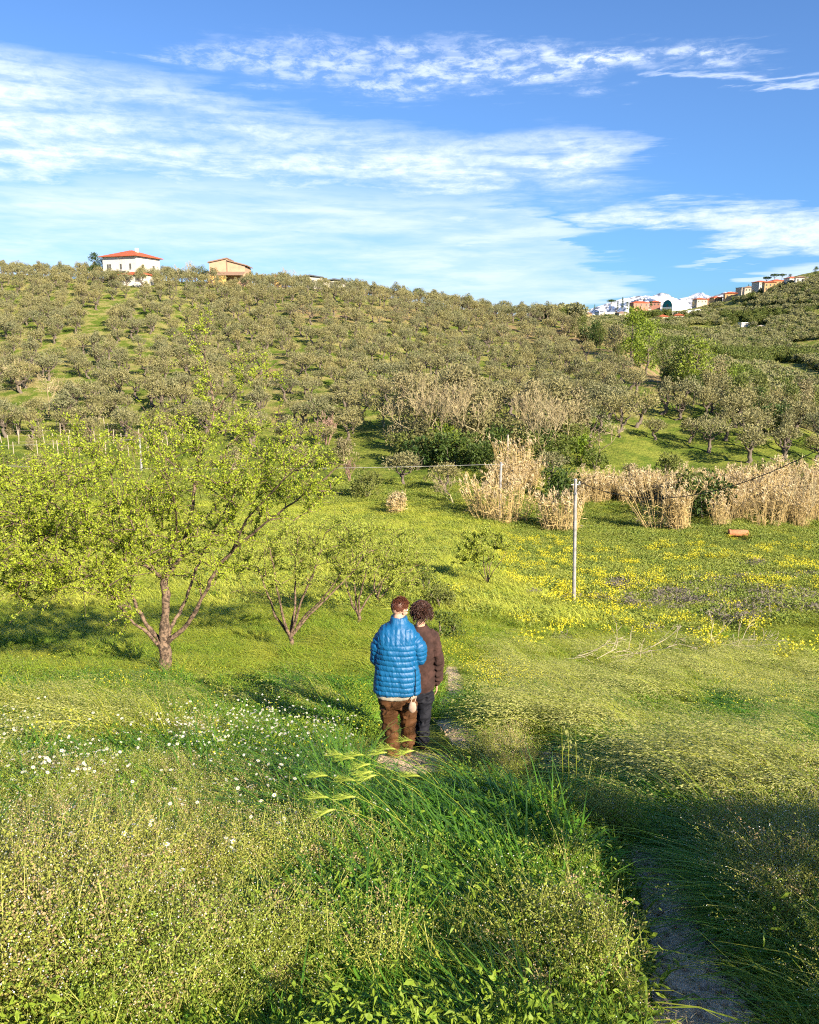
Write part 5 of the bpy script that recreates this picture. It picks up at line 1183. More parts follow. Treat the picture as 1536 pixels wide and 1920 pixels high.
# -- A: the big deep green tuft bank in the middle foreground, and tufts around
GD = [blades(34, .42, .0135, 10 + i, .85, .15, 7, 1.25, None, .40, .7)[0].mesh('tuft', [M_gr_dark]) for i in range(6)]
x, y = sample(26000, 1.6, 13, power=1.0); x = np.concatenate([x, RNG.uniform(-.9, 2.2, 5000)]); y = np.concatenate([y, RNG.uniform(3.4, 6.6, 5000)]); z, u, v = pxy(x, y)
clump = np.maximum(inell(u, v, 930, 1690, 330, 190, 14), inell(u, v, 760, 1560, 170, 110)); clump = np.maximum(clump, .85 * inell(u, v, 760, 1850, 190, 110)); clump = np.maximum(clump, .35 * inell(u, v, 330, 1900, 170, 70)); clump = np.maximum(clump, .7 * inell(u, v, 60, 1760, 70, 60)); clump = np.maximum(clump, .55 * (fbm(x * 1.9, y * 1.9, 2, 140) > .62)) * np.interp(u, [1180, 1290], [1, .05]); 
left_low = .35 * inell(u, v, 560, 1900, 170, 90) + .3 * inell(u, v, 60, 1760, 90, 60) + .5 * inell(u, v, 560, 1350, 100, 70) + .6 * inell(u, v, 960, 1370, 110, 50) + .4 * inell(u, v, 1500, 1400, 130, 90)
base_ = .04 + .30 * (fbm(x * 1.3, y * 1.3, 3, 40) > .57)
p_ = np.clip(clump + left_low + base_, 0, 1) * (.6 + .4 * (fbm(x * 3, y * 3, 2, 8) > .35))
kp = (RNG.random(len(x)) < p_) & clear_of(x, y, .02, .62, .5); x, y, z, n = x[kp], y[kp], z[kp], kp.sum(); cl = clump[kp]
scatter('tall_grass', GD, np.stack([x, y, z], 1), RNG.normal(size=n) * .5, RNG.uniform(.7, 1.2, n) * (.9 + .25 * cl) * np.interp(y, [2, 4.5], [.62, 1.0]), RNG.integers(0, 6, n), 'thick deep green grass tufts blown over by the wind in the foreground', 'grass')
# -- B: shepherd's purse weeds, foreground left and right
WD = [weed_proto(60 + i, 15, .40, .14).mesh('weed', [M_podstem, M_pod, M_petal]) for i in range(4)] + [weed_proto(70 + i, 12, .42, .12).mesh('weed', [M_podstem, M_pinkpod, M_petal]) for i in range(2)]
x, y = sample(27000, 1.5, 10.5, power=1.0); z, u, v = pxy(x, y)
wd = np.clip(inell(u, v, 250, 1700, 640, 260, -6, .2) + 1.5 * inell(u, v, 1420, 1770, 380, 270, 10, .2) + .8 * inell(u, v, 900, 1880, 330, 110), 0, 1)
cl2 = np.maximum(inell(u, v, 920, 1660, 310, 190, 14), .7 * inell(u, v, 760, 1860, 170, 100))
p_ = wd * (1 - .93 * cl2) * np.clip(fbm(x * 1.0 + 5, y * 1.0, 3, 77) * 8 - 3.7, .03, 1) + .9 * inell(u, v, 880, 1440, 150, 26, 8, .3)
kp = (RNG.random(len(x)) < p_) & clear_of(x, y, .02); x, y, z, n = x[kp], y[kp], z[kp], kp.sum()
ix = np.where(RNG.random(n) < .16, RNG.integers(4, 6, n), RNG.integers(0, 4, n))
scatter('pod_weeds', WD, np.stack([x, y, z], 1), RNG.normal(size=n) * .6, RNG.uniform(.65, 1.15, n) * mound(x, y, .7, 1.2), ix, 'yellow-green weeds full of tiny seed pods in the foreground', 'weeds')
# -- C: wild oats and brome on the right slope, bowed to the left
OT = [stems_heads(15, .70, 80 + i, .05, lambda g, p, r: oat_head(g, p, r, 26, .026, .0065, 1, .026), 1.0, .0034, .7).mesh('oats', [M_gr_yel, M_seed]) for i in range(4)]
x, y = sample(13000, 3.0, 24, power=.9); z, u, v = pxy(x, y)
p_ = np.clip(inell(u, v, 1330, 1440, 330, 150, 10, .2) + .8 * inell(u, v, 1350, 1310, 380, 80, 3, .3) + .45 * inell(u, v, 150, 1370, 260, 70)  + .25 * inell(u, v, 500, 1330, 200, 50), 0, 1) * np.clip(fbm(x * .9, y * .9, 3, 60) * 5 - 2.0, .05, 1)
kp = (RNG.random(len(x)) < p_) & clear_of(x, y, .05, .6, .6); x, y, z, n = x[kp], y[kp], z[kp], kp.sum()
scatter('wild_oats', OT, np.stack([x, y, z], 1), RNG.normal(size=n) * .3, RNG.uniform(.75, 1.15, n) * mound(x, y, .65, 1.2), RNG.integers(0, 4, n), 'feathery pale seed-headed grass bowed to the left on the right-hand slope', 'grass')
# -- D: short green grass everywhere between 2 and 30 m
GS = [blades(34, .30, .005 + .003 * (i % 2), 110 + i, .65, .15, 4, .5 + .3 * i)[0].mesh('tuft', [M_gr_yel]) for i in range(4)] + [blades(26, .27, .011, 120 + i, .5, .16, 4, .9)[0].mesh('tuft', [M_weed]) for i in range(3)]
x, y = sample(52000, 1.6, 30, power=.75); z, u, v = pxy(x, y); kp = clear_of(x, y, .06, .22) & (RNG.random(len(x)) < np.clip(.35 + fbm(x * .8, y * .8, 3, 2) * 1.1, 0, 1)); x, y, z, u, v = x[kp], y[kp], z[kp], u[kp], v[kp]; n = len(x)
lushdark = inell(u, v, 1300, 1700, 420, 250) + inell(u, v, 900, 1500, 320, 260) + inell(u, v, 560, 1370, 180, 60)
far_r = (u > 1150) & (v > 1530); ix = np.where(RNG.random(n) < np.clip(.25 + .7 * far_r + .5 * lushdark + .5 * (fbm(x * .5, y * .5, 3, 31) > .55), 0, .9), RNG.integers(4, 7, n), RNG.integers(0, 4, n))
scatter('meadow_grass', GS, np.stack([x, y, z], 1), RNG.normal(size=n) * .4, RNG.uniform(.7, 1.25, n) * np.clip(.85 + y / 60, .8, 1.3) * mound(x, y), ix, 'wind-combed yellow-green meadow grass of the near slope', 'grass')
# -- E: meadow grass farther off, 26 to 70 m (larger tufts)
GF = [blades(46, .42, .02, 130 + i, .9, .38, 3, .6)[0].mesh('tuft', [M_gr_far]) for i in range(4)] + [leafy_weed(140 + i, 170, .30, .09, .04, .42).mesh('weed', [M_crop]) for i in range(3)]
x, y = sample(76000, 24, 84, power=.5); z, u, v = pxy(x, y)
field = ((u > 960) & (v < np.interp(u, [960, 1076, 1200, 1350, 1536], [1080, 1150, 1180, 1215, 1260]))) | ((v < 945) & (u < 1000))
n = len(x); nz = fbm(x * .22, y * .5, 3, 12)
ix = np.where(RNG.random(n) < np.where(field, .72, .10 + .25 * (nz > .58)), RNG.integers(4, 7, n), RNG.integers(0, 4, n))
kp = RNG.random(n) < np.clip(.55 + nz * .6, 0, 1); kp &= (np.hypot((u - 1385) / 34, (v - 1016) / 12) > 1)
x, y, z, ix = x[kp], y[kp], z[kp], ix[kp]; n = len(x)
scatter('far_meadow', GF, np.stack([x, y, z], 1), RNG.normal(size=n) * .4, RNG.uniform(.6, 1.2, n) * (.6 + .9 * fbm(x * .4, y * .4, 3, 19)), ix, 'bright green meadow and low leafy crop of the middle distance', 'grass')
# -- F: yellow mustard flowers and dry grey patches in the field
FL = [flower_weed(150 + i, 60, .62, 70, .085).mesh('mustard', [M_crop, M_yflow]) for i in range(3)]
GR = [leafy_weed(160 + i, 130, .46, .16, .03, .38).mesh('dry_weed', [M_grey]) for i in range(2)]
x, y = sample(26000, 18, 62, power=.3); z, u, v = pxy(x, y)
inf = (u > 940) & (v < np.interp(u, [940, 1076, 1200, 1350, 1536, 1700], [1090, 1160, 1200, 1240, 1290, 1300])) & (v > 1015)
ns = fbm(x * .28 + 3, y * .45, 3, 91); py = np.where(inf, np.clip((ns - .47) * 7, 0, 1) * np.interp(v, [1015, 1050, 1100, 1160, 1260], [.4, .9, 1, .5, .2]), 0)
py = np.maximum(py, .9 * inell(u, v, 1500, 1270, 120, 24, 5, .4)); py = np.maximum(py, .4 * inell(u, v, 1050, 1225, 70, 10)); py = np.maximum(py, .8 * inell(u, v, 1015, 1020, 26, 9)); py = np.maximum(py, .45 * inell(u, v, 850, 1120, 20, 16)); py = np.maximum(py, .25 * inell(u, v, 1300, 1200, 300, 40))
k1 = RNG.random(len(x)) < py * .20; n = k1.sum()
scatter('mustard_flowers', FL, np.stack([x[k1], y[k1], z[k1]], 1), RNG.random(n) * 6, RNG.uniform(.55, 1.1, n), RNG.integers(0, 3, n), 'patches of yellow wild mustard flowers in the field right of the near pole', 'flowers')
ns2 = fbm(x * .22 + 30, y * .6 + 9, 3, 55); pgp = np.where((u > 1000) & (v > 1085) & (v < 1210), np.clip((ns2 - .54) * 9, 0, 1) * np.interp(u, [1000, 1150, 1300, 1536], [.1, .5, 1, 1]), 0)
for eu, ev, ru, rv in ((1170, 1108, 30, 7), (1265, 1128, 45, 10), (1250, 1150, 50, 10), (1410, 1120, 60, 12), (1450, 1140, 80, 14), (1420, 1068, 22, 7), (1340, 1110, 30, 8), (1500, 1165, 60, 10), (1390, 1175, 60, 10)): pgp = np.maximum(pgp, .9 * inell(u, v, eu, ev, ru, rv))
k2 = RNG.random(len(x)) < pgp * .36; n = k2.sum()
scatter('dry_weeds', GR, np.stack([x[k2], y[k2], z[k2]], 1), RNG.random(n) * 6, RNG.uniform(.6, 1.1, n), RNG.integers(0, 2, n), 'greyish-purple dried weed patches in the flower field', 'weeds')
# -- G: daisies on the left bank
DS = [daisy_proto(170 + i, 5, .46, .0108).mesh('daisies', [M_weed, M_petal, M_disc]) for i in range(4)]
x, y = sample(16000, 2.5, 12, power=1.0); z, u, v = pxy(x, y)
dp = np.maximum(inell(u, v, 470, 1440, 190, 55, 8, .3), .9 * inell(u, v, 130, 1500, 150, 55, 14, .3)) * .55; dp = np.maximum(dp, .35 * inell(u, v, 270, 1560, 60, 60)); dp = np.maximum(dp, .10 * inell(u, v, 350, 1600, 350, 150)); dp = np.maximum(dp, .3 * inell(u, v, 40, 1410, 60, 25))
dp = dp * np.clip(fbm(x * 2, y * 2, 2, 88) * 3 - .8, 0, 1)
kp = (RNG.random(len(x)) < dp) & clear_of(x, y, .1); n = kp.sum()
scatter('daisies', DS, np.stack([x[kp], y[kp], z[kp]], 1), RNG.random(n) * 6, RNG.uniform(.8, 1.3, n), RNG.integers(0, 4, n), 'small white daisies with yellow centres on the left bank', 'flowers')
# -- H: leafy weeds, thick beside the path, and yellow flowers right of the couple
LW = [leafy_weed(180 + i, 190, .26, .034, .013, .16).mesh('leafy_weed', [M_weed]) for i in range(4)]
x, y = sample(11000, 1.6, 14, power=1.0); z, u, v = pxy(x, y)
p_ = .45 * (fbm(x * 1.6, y * 1.6, 2, 54) > .5) + .6 * inell(u, v, 980, 1390, 170, 60) + .5 * inell(u, v, 640, 1390, 110, 80) + .9 * inell(u, v, 1400, 1750, 300, 230)
kp = (RNG.random(len(x)) < p_) & clear_of(x, y, .03); n = kp.sum()
scatter('leafy_weeds', LW, np.stack([x[kp], y[kp], z[kp]], 1), RNG.random(n) * 6, RNG.uniform(.7, 1.3, n), RNG.integers(0, 4, n), 'low broad-leaved green weeds beside the path', 'weeds')
FY = [flower_weed(190 + i, 60, .5, 26, .028).mesh('mustard', [M_weed, M_yflow]) for i in range(2)]
x, y = sample(14000, 6, 26, power=.8); z, u, v = pxy(x, y)
p_ = .5 * inell(u, v, 940, 1300, 60, 26, 5) + .25 * inell(u, v, 870, 1230, 30, 60, -10) + .03 * (u < 700) * (v > 1280) + .08 * inell(u, v, 1400, 1330, 200, 40) + .4 * inell(u, v, 850, 1130, 18, 30)
kp = (RNG.random(len(x)) < p_) & clear_of(x, y, .1); n = kp.sum()
scatter('yellow_flowers', FY, np.stack([x[kp], y[kp], z[kp]], 1), RNG.random(n) * 6, RNG.uniform(.7, 1.1, n), RNG.integers(0, 2, n), 'scattered yellow flowers beside the path near the couple', 'flowers')

# -- barley ears standing over the middle tuft: each an object
M_barley = mat('barley ears', (.50, .58, .10), .5, trans=.45, tint=(.36, .46, .06))
def barley(seed):
    rng = np.random.default_rng(seed); st = G(); t = np.linspace(0, 1, 7); H = .62
    p = np.stack([-.42 * t ** 2.2, .05 * t ** 2, H * (t - .18 * t ** 3)], 1); st.tube(p, np.linspace(.0022, .0013, 7), 4)
    hd = G(); d0 = np.array([-.92, .05, .12]); c0 = p[-1]
    hp = np.stack([c0 + d0 * .095 * s + np.array([0, 0, -.035 * s * s]) for s in np.linspace(0, 1, 6)]); hd.tube(hp, [.003, .0065, .0075, .0065, .005, .002], 6)
    k = 70; s = rng.random(k); c = np.stack([np.interp(s, np.linspace(0, 1, 6), hp[:, i]) for i in range(3)], 1); dd = rng.normal(size=(k, 3)) * .28 + d0 + np.array([0, 0, .05])
    hd.leaves(c, dd, unit(k, rng), rng.uniform(.05, .085, k), .0016, 0, rng.random(k)); return st.mesh('stem', [M_gr_yel], True), hd.mesh('ear', [M_barley])
BA = [barley(s) for s in range(3)]
spots = [(700, 1500), (730, 1508), (745, 1492), (760, 1480), (775, 1500), (790, 1478), (712, 1570), (735, 1578), (755, 1585), (815, 1440), (835, 1452), (860, 1560), (700, 1610), (775, 1512), (690, 1545), (800, 1490)]
for i, (bu, bv) in enumerate(spots):
    q = ground(bu + 55, bv + 75, 3.0, 14); e = empty('barley_stalk', q, RNG.normal() * .35, 'bristly yellow-green barley ear bowed left over the top of the middle grass tuft', 'barley', 'barley ears over the middle tuft'); e.scale = (1.0,) * 3
    for me, nm in zip(BA[i % 3], ('stem', 'ear')): c = bpy.data.objects.new(nm, me); C.objects.link(c); c.parent = e
# tall brome stalk right of the tuft
p = ground(1060, 1540, 4, 12); e = empty('tall_grass_stalk', p, 0, 'tall upright pale grass stalk with tufted seed head right of the middle tuft', 'grass stalk')
g = G()
for dx in (0, .05, -.04): g.tube([(dx, 0, 0), (dx + .01, 0, .35), (dx - .01, 0, .68)], [.003, .0025, .0015], 4)
g.obj('stem', M_gr_yel, e); hd = G(); rr = np.random.default_rng(3); k = 60; c = np.stack([rr.normal(size=k) * .025, rr.normal(size=k) * .02, rr.uniform(.5, .76, k)], 1); dd = rr.normal(size=(k, 3)) * .3; dd[:, 2] += 1; hd.leaves(c, dd, unit(k, rr), .028, .007, 0, rr.random(k)); hd.obj('seed_head', M_seed, e)

# -- placer for unseen trees added behind the viewer to shade the lower right foreground
def shade_tree(x, y, s, sz, pr, lab):
    e = empty('broadleaf_tree', (x, y, hz(x, y)), x * 3, lab, 'tree'); e.scale = (s, s, sz)
    for me, nm in zip(pr, NM): c = bpy.data.objects.new(nm, me); C.objects.link(c); c.parent = e

# -- clods, pebbles and straw lying on the path
M_clod = mat('path clods', (.62, .45, .29), .95, tint=(.36, .26, .17)); M_straw = mat('straw litter', (.58, .48, .28), .9, tint=(.30, .25, .14))
def clod(seed):
    r_ = np.random.default_rng(seed); g = G(); k = 7; a = np.linspace(0, 6.283, k, endpoint=False); s = .013
    rings = [np.stack([np.cos(a) * s * q * r_.uniform(.7, 1.3, k), np.sin(a) * s * q * r_.uniform(.7, 1.3, k), np.full(k, z_ * s)], 1) for q, z_ in ((1, -.3), (1, .2), (.5, .7))]
    V = np.vstack(rings + [rings[2].mean(0)[None]]); g.add(V, [[r * k + j, r * k + (j + 1) % k, (r + 1) * k + (j + 1) % k, (r + 1) * k + j] for r in range(2) for j in range(k)], 0, r_.random()); g.add(V, [[2 * k + j, 2 * k + (j + 1) % k, 3 * k] for j in range(k)], 0, .3); return g.mesh('clod', [M_clod])
def straw(seed):
    r_ = np.random.default_rng(seed); g = G(); c = np.stack([r_.normal(size=5) * .03, r_.normal(size=5) * .03, r_.random(5) * .008 + .002], 1); d = r_.normal(size=(5, 3)); d[:, 2] *= .06; g.leaves(c, d, np.tile([0, 0, 1.0], (5, 1)), r_.uniform(.03, .09, 5), .003, 0, r_.random(5)); return g.mesh('straw', [M_straw])
x, y = sample(26000, 1.5, 12, power=1.0); kp = path_dist(x, y) < .10; x, y = x[kp], y[kp]; n = len(x)
scatter('path_litter', [clod(1), clod(2), straw(3), straw(4)], np.stack([x, y, hgt(x, y) + .045], 1), RNG.random(n) * 6, RNG.uniform(.3, 1.5, n), RNG.integers(0, 4, n), 'clods, pebbles and bits of straw on the dirt path', 'litter')
# ------------------------------------------------------------------ the couple
M_skin = mat('skin', (.52, .31, .22), .55, trans=.0, noise=(20, (.46, .26, .18), .4, .7))
M_jack = mat('blue quilted nylon', (.004, .092, .235), .48, spec=.4, noise=(6, (.006, .10, .24), .4, .65), bump=(90, .35, .006))
M_shirt = mat('pale shirt hem', (.32, .29, .23), .85)
M_trou = mat('brown corduroy', (.10, .042, .013), .8, noise=(5, (.075, .032, .011), .4, .65), bump=(140, .3, .004))
M_sweat = mat('dark brown sweatshirt', (.036, .018, .015), .9, noise=(8, (.065, .032, .026), .4, .65), bump=(160, .3, .003))
M_navy = mat('dark navy trousers', (.008, .009, .015), .8)
M_hairr = mat('reddish brown hair', (.17, .055, .025), .5, tint=(.06, .02, .012), spec=.5)
M_hairb = mat('dark brown curls', (.09, .038, .022), .45, tint=(.03, .014, .01), spec=.6)
M_shoe = mat('brown leather shoes', (.12, .055, .03), .6); M_glassf = mat('thin dark spectacle frame', (.03, .02, .02), .3); M_zip = mat('dark zip', (.01, .03, .06), .5)
M_bag = mat('pale pouch cloth', (.40, .29, .22), .8, noise=(12, (.30, .22, .17), .4, .7)); M_eye = mat('eyes', (.75, .74, .72), .2, noise=(5, (.7, .7, .7), .4, .6)); M_iris = mat('iris', (.03, .02, .015), .2); M_lip = mat('lips', (.50, .22, .18), .5)
def cap(g, a, b, ra, rb, n=12, sides=14, flat=None):
    """tapered capsule; flat = (axis, factor) squashes the section"""
    a = np.array(a, float); b = np.array(b, float); d = b - a; L = np.linalg.norm(d); d /= L
    ref = np.array([0, 1.0, 0]) if abs(d[1]) < .9 else np.array([1.0, 0, 0]); u_ = np.cross(d, ref); u_ /= np.linalg.norm(u_); v_ = np.cross(d, u_)
    prof = [(-ra * math.cos(t), ra * math.sin(t)) for t in np.linspace(.05, math.pi / 2, 5)] + [(L + rb * math.sin(t), rb * math.cos(t)) for t in np.linspace(0, math.pi / 2 - .05, 5)]
    an = np.linspace(0, 2 * math.pi, sides, endpoint=False); f = flat or 1.0
    V = np.array([[a + d * s + r * (math.cos(t) * u_ + math.sin(t) * v_ * f) for t in an] for s, r in prof]); m = len(prof)
    i = np.arange(m - 1)[:, None] * sides; j = np.arange(sides)[None]; j2 = (j + 1) % sides
    g.add(V.reshape(-1, 3), np.stack([i + j, i + j2, i + sides + j2, i + sides + j], -1).reshape(-1, 4))
    for e, fl in ((0, -1), (m - 1, 1)):
        g.add(np.vstack([V[e], V[e].mean(0) + d * fl * .05 * ra]), [[k, (k + 1) % sides, sides][::fl] for k in range(sides)])
def chain(g, pts, rads, flat=None):
    for (a, b), (ra, rb) in zip(zip(pts[:-1], pts[1:]), zip(rads[:-1], rads[1:])): cap(g, a, b, ra, rb, flat=flat)
def ball(g, c, r, R=None, n=16, m=20):
    c = np.array(c, float); r = np.broadcast_to(np.asarray(r, float), (3,)); t = np.linspace(.02, math.pi - .02, n)[:, None]; a = np.linspace(0, 2 * math.pi, m, endpoint=False)[None]
    V = np.stack([np.sin(t) * np.cos(a) * r[0], np.sin(t) * np.sin(a) * r[1], np.cos(t) * r[2] * np.ones_like(a)], -1)
    if R is not None: V = V @ np.array(R).T
    V = V + c; i = np.arange(n - 1)[:, None] * m; j = np.arange(m)[None]; j2 = (j + 1) % m
    g.add(V.reshape(-1, 3), np.stack([i + j, i + m + j, i + m + j2, i + j2], -1).reshape(-1, 4))
    for e, fl in ((0, -1), (n - 1, 1)): g.add(np.vstack([V[e], V[e].mean(0)]), [[k, (k + 1) % m, m][::fl] for k in range(m)])
def loft(g, rings, m=40, p=2.4):
    """rings (z, cx, cy, a, b): super-elliptic sections"""
    an = np.linspace(0, 2 * math.pi, m, endpoint=False); ca, sa = np.cos(an), np.sin(an); V = []
    for z, cx, cy, a, b in rings: V.append(np.stack([cx + a * np.sign(ca) * np.abs(ca) ** (2 / p), cy + b * np.sign(sa) * np.abs(sa) ** (2 / p), np.full(m, z)], 1))
    V = np.array(V); n = len(V); i = np.arange(n - 1)[:, None] * m; j = np.arange(m)[None]; j2 = (j + 1) % m
    g.add(V.reshape(-1, 3), np.stack([i + j, i + j2, i + m + j2, i + m + j], -1).reshape(-1, 4))
    for e, fl in ((0, -1), (n - 1, 1)): g.add(np.vstack([V[e], V[e].mean(0)]), [[k, (k + 1) % m, m][::fl] for k in range(m)])
def bake(g, name, m, parent, voxel=.008, smooth=3, disp=None):
    """weld overlapping solids into one continuous surface, then shape folds along the normals"""
    o = bpy.data.objects.new('tmp', g.mesh('tmp', [m])); C.objects.link(o)
    md = o.modifiers.new('r', 'REMESH'); md.mode = 'VOXEL'; md.voxel_size = voxel; md.use_smooth_shade = True
    if smooth: ms = o.modifiers.new('s', 'SMOOTH'); ms.iterations = smooth; ms.factor = .5
    bpy.context.view_layer.update(); dg = bpy.context.evaluated_depsgraph_get(); me = bpy.data.meshes.new_from_object(o.evaluated_get(dg)); me.name = name
    bpy.data.objects.remove(o)
    if disp is not None:
        n = len(me.vertices); co = np.empty(n * 3, np.float32); me.vertices.foreach_get('co', co); co = co.reshape(-1, 3).astype(float)
        no = np.array([v.normal[:] for v in me.vertices]); me.vertices.foreach_set('co', (co + no * disp(co, no)[:, None]).astype(np.float32).ravel()); me.update()
    if not me.materials: me.materials.append(m)
    else: me.materials[0] = m
    me.polygons.foreach_set('use_smooth', np.ones(len(me.polygons), bool)); r = bpy.data.objects.new(name, me); C.objects.link(r); r.parent = parent; return r
def seg_param(co, pts):
    """nearest distance to, and arc position along, a joint chain"""
    best = np.full(len(co), 9.0); s = np.zeros(len(co)); acc = 0
    for a, b in zip(pts[:-1], pts[1:]):
        a = np.array(a); b = np.array(b); d = b - a; L = np.linalg.norm(d); t = np.clip(((co - a) @ d) / L ** 2, 0, 1); r = np.linalg.norm(co - (a + t[:, None] * d), axis=1); k = r < best; best[k] = r[k]; s[k] = acc + t[k] * L; acc += L
    return best, s
def hand(g, wrist, d, palm_n, L=.18, curl=.5, side=1):
    """palm, four bent fingers of unequal length and a thumb from the side of the palm"""
    w_ = np.array(wrist, float); d = np.array(d, float); d /= np.linalg.norm(d); n = np.array(palm_n, float); n -= d * (n @ d); n /= np.linalg.norm(n); s = np.cross(d, n) * side
    pl = L * .52
    for k in range(4): cap(g, w_ + s * (k - 1.5) * .012, w_ + d * pl + s * (k - 1.5) * .019, .013, .0105)
    for k, ln in enumerate((.86, 1.0, .93, .74)):
        b = w_ + d * pl + s * (1.5 - k) * .019; q = b; dirn = d.copy()
        for r0, r1, f in ((.0092, .0086, .45), (.0086, .0078, .32), (.0078, .0064, .23)):
            dirn = dirn + n * curl * (.5 + .12 * k); dirn /= np.linalg.norm(dirn); q2 = q + dirn * L * .48 * ln * f; cap(g, q, q2, r0, r1); q = q2
    b = w_ + d * pl * .25 + s * .024; t = d * .75 + s * .65 + n * .25; t /= np.linalg.norm(t); q = b + t * .04; cap(g, b, q, .013, .0105); t2 = t + d * .5 + n * .3; t2 /= np.linalg.norm(t2); cap(g, q, q + t2 * .035, .0105, .008)
def head_parts(g, c, R):
    """skull, jaw, nose, ears in a frame R (x right, y facing, z up) about c"""
    R = np.array(R); T = lambda p: np.array(c) + R @ np.array(p, float)
    ball(g, T((0, -.008, .025)), (.074, .094, .092), R); ball(g, T((0, .030, -.045)), (.054, .060, .065), R); ball(g, T((0, .062, -.085)), (.026, .024, .022), R)
    cap(g, T((0, .088, .012)), T((0, .108, -.024)), .009, .014); ball(g, T((0, .080, -.062)), (.024, .014, .012), R); ball(g, T((0, .078, .034)), (.048, .016, .012), R)
    for s in (-1, 1):
        ball(g, T((s * .044, .058, -.018)), (.022, .022, .02), R); ball(g, T((s * .078, -.004, -.004)), (.009, .020, .032), R); ball(g, T((s * .082, -.012, .012)), (.010, .014, .016), R)
def face_bits(e, c, R):
    R = np.array(R); T = lambda p: np.array(c) + R @ np.array(p, float)
    for s in (-1, 1):
        g = G(); ball(g, T((s * .031, .080, .010)), .012, None, 8, 10); ey = g.obj('eye', M_eye, e, smooth=True); g = G(); ball(g, T((s * .031, .0875, .010)), .006, None, 6, 8); g.obj('iris', M_iris, ey, smooth=True)
    g = G(); ball(g, T((0, .089, -.062)), (.022, .006, .007), R, 8, 12); g.obj('lips', M_lip, e, smooth=True)
def rotm(yaw, pitch, roll=0.0): return np.array(Matrix.Rotation(math.radians(yaw), 3, 'Z') @ Matrix.Rotation(math.radians(pitch), 3, 'X') @ Matrix.Rotation(math.radians(roll), 3, 'Y'))
def wrinkle(co, fx, fy, fz, seed): return fbm(co[:, 0] * fx + co[:, 1] * fy, co[:, 2] * fz + co[:, 1] * fy * .3, 3, seed) - .5

# ---- person in the blue jacket
p1 = ground(743, 1432, 6, 11); p1 = np.array([-.125, 8.0, hz(-.125, 8.0)])
e1 = empty('person', p1, 0, 'person seen from behind in a blue quilted jacket and brown trousers, head bent', 'person')
HC1 = np.array([.02, .05, 1.665]); R1 = rotm(-42, -16, 4)
g = G(); head_parts(g, HC1, R1)
chain(g, [(0, -.01, 1.45), (.01, .02, 1.60)], [.062, .055]); loft(g, [(.86, 0, 0, .15, .10), (1.0, 0, 0, .15, .10), (1.15, 0, 0, .155, .10), (1.32, 0, 0, .17, .105), (1.43, 0, 0, .16, .08), (1.48, 0, 0, .08, .06)])
RA = [(.150, 0, 1.405), (.228, -.02, 1.28), (.222, .0, 1.16), (.12, .25, 1.20)]; LA = [(-.150, 0, 1.41), (-.20, .0, 1.28), (-.205, .03, 1.14), (-.06, .27, 1.18)]
chain(g, RA, [.05, .045, .042, .028]); chain(g, LA, [.05, .045, .042, .028]); hand(g, RA[3], (-.5, .7, .25), (-.7, -.4, .3), curl=.5, side=-1); hand(g, LA[3], (.4, .8, .3), (.7, -.4, .3), curl=.5)
LL = [(-.10, 0, .88), (-.085, .03, .48), (-.045, -.02, .07)]; RL = [(.10, .02, .88), (.115, .14, .50), (.105, .20, .09)]
chain(g, LL, [.085, .06, .042]); chain(g, RL, [.085, .06, .042]); bake(g, 'body', M_skin, e1, .0065, 2)
face_bits(e1, HC1, R1)
# jacket
g = G(); loft(g, [(.775, .0, .01, .236, .145), (.80, 0, .01, .250, .158), (.95, 0, .0, .240, .160), (1.10, -.005, -.005, .222, .155), (1.25, -.008, -.01, .216, .152), (1.36, -.005, -.01, .212, .146), (1.42, 0, -.005, .214, .136), (1.465, 0, 0, .202, .122), (1.50, .003, .008, .172, .108), (1.525, .01, .016, .128, .096), (1.55, .012, .026, .095, .088), (1.60, .014, .040, .084, .082)], 48, 2.5)
chain(g, RA, [.075, .086, .078, .056]); chain(g, LA, [.075, .080, .074, .055])
RAs = RA; LAs = LA
def jdisp(co, no):
    dR, sR = seg_param(co, RAs); dL, sL = seg_param(co, LAs); arm = ((dR < .10) & ((co[:, 0] > .185) | (sR > .2))) | ((dL < .097) & (co[:, 0] < -.19)); s = np.where(dR < dL, sR, sL)
    tor = (co[:, 2] - .775 + .008 * np.sin(co[:, 0] * 9)) / .057
    q = np.where(arm, s / .052, tor); yoke = (~arm) & (co[:, 2] > 1.345); q = np.where(yoke, co[:, 0] / .052 + .5, q)
    puff = np.abs(np.sin(math.pi * q)) ** .55; amp = np.where(yoke, .0065, .0098) * (.7 + .7 * fbm(co[:, 0] * 6, co[:, 2] * 14, 2, 99)) * np.where(co[:, 2] > 1.50, .35, 1)
    w1 = fbm(co[:, 0] * 38 + co[:, 2] * 9, co[:, 2] * 12 + co[:, 1] * 20, 3, 14) - .5; w2 = fbm(co[:, 0] * 11, co[:, 2] * 7, 2, 4) - .5
    w3 = fbm(co[:, 0] * 90 + co[:, 2] * 40, co[:, 2] * 25, 2, 24) - .5
    return amp * (puff - .65) + .009 * w1 + .018 * w2 + .004 * w3 - .012 * np.exp(-((co[:, 0] - .175) / .006) ** 2) * (co[:, 2] < 1.2) * (no[:, 1] < .2) * (~arm)
jk = bake(g, 'jacket', M_jack, e1, .0055, 2, jdisp)
g = G(); an = np.linspace(0, 2 * math.pi, 36); g.tube([(.008 + .082 * math.cos(a), .028 + .082 * math.sin(a), 1.535 + .012 * math.sin(a)) for a in an], .007, 6); g.obj('collar_seam', M_jack, jk, smooth=True)
g = G(); g.tube([(.183, -.125, .80), (.190, -.118, .95), (.186, -.112, 1.08)], .0035, 5); g.obj('pocket_zip', M_zip, jk)
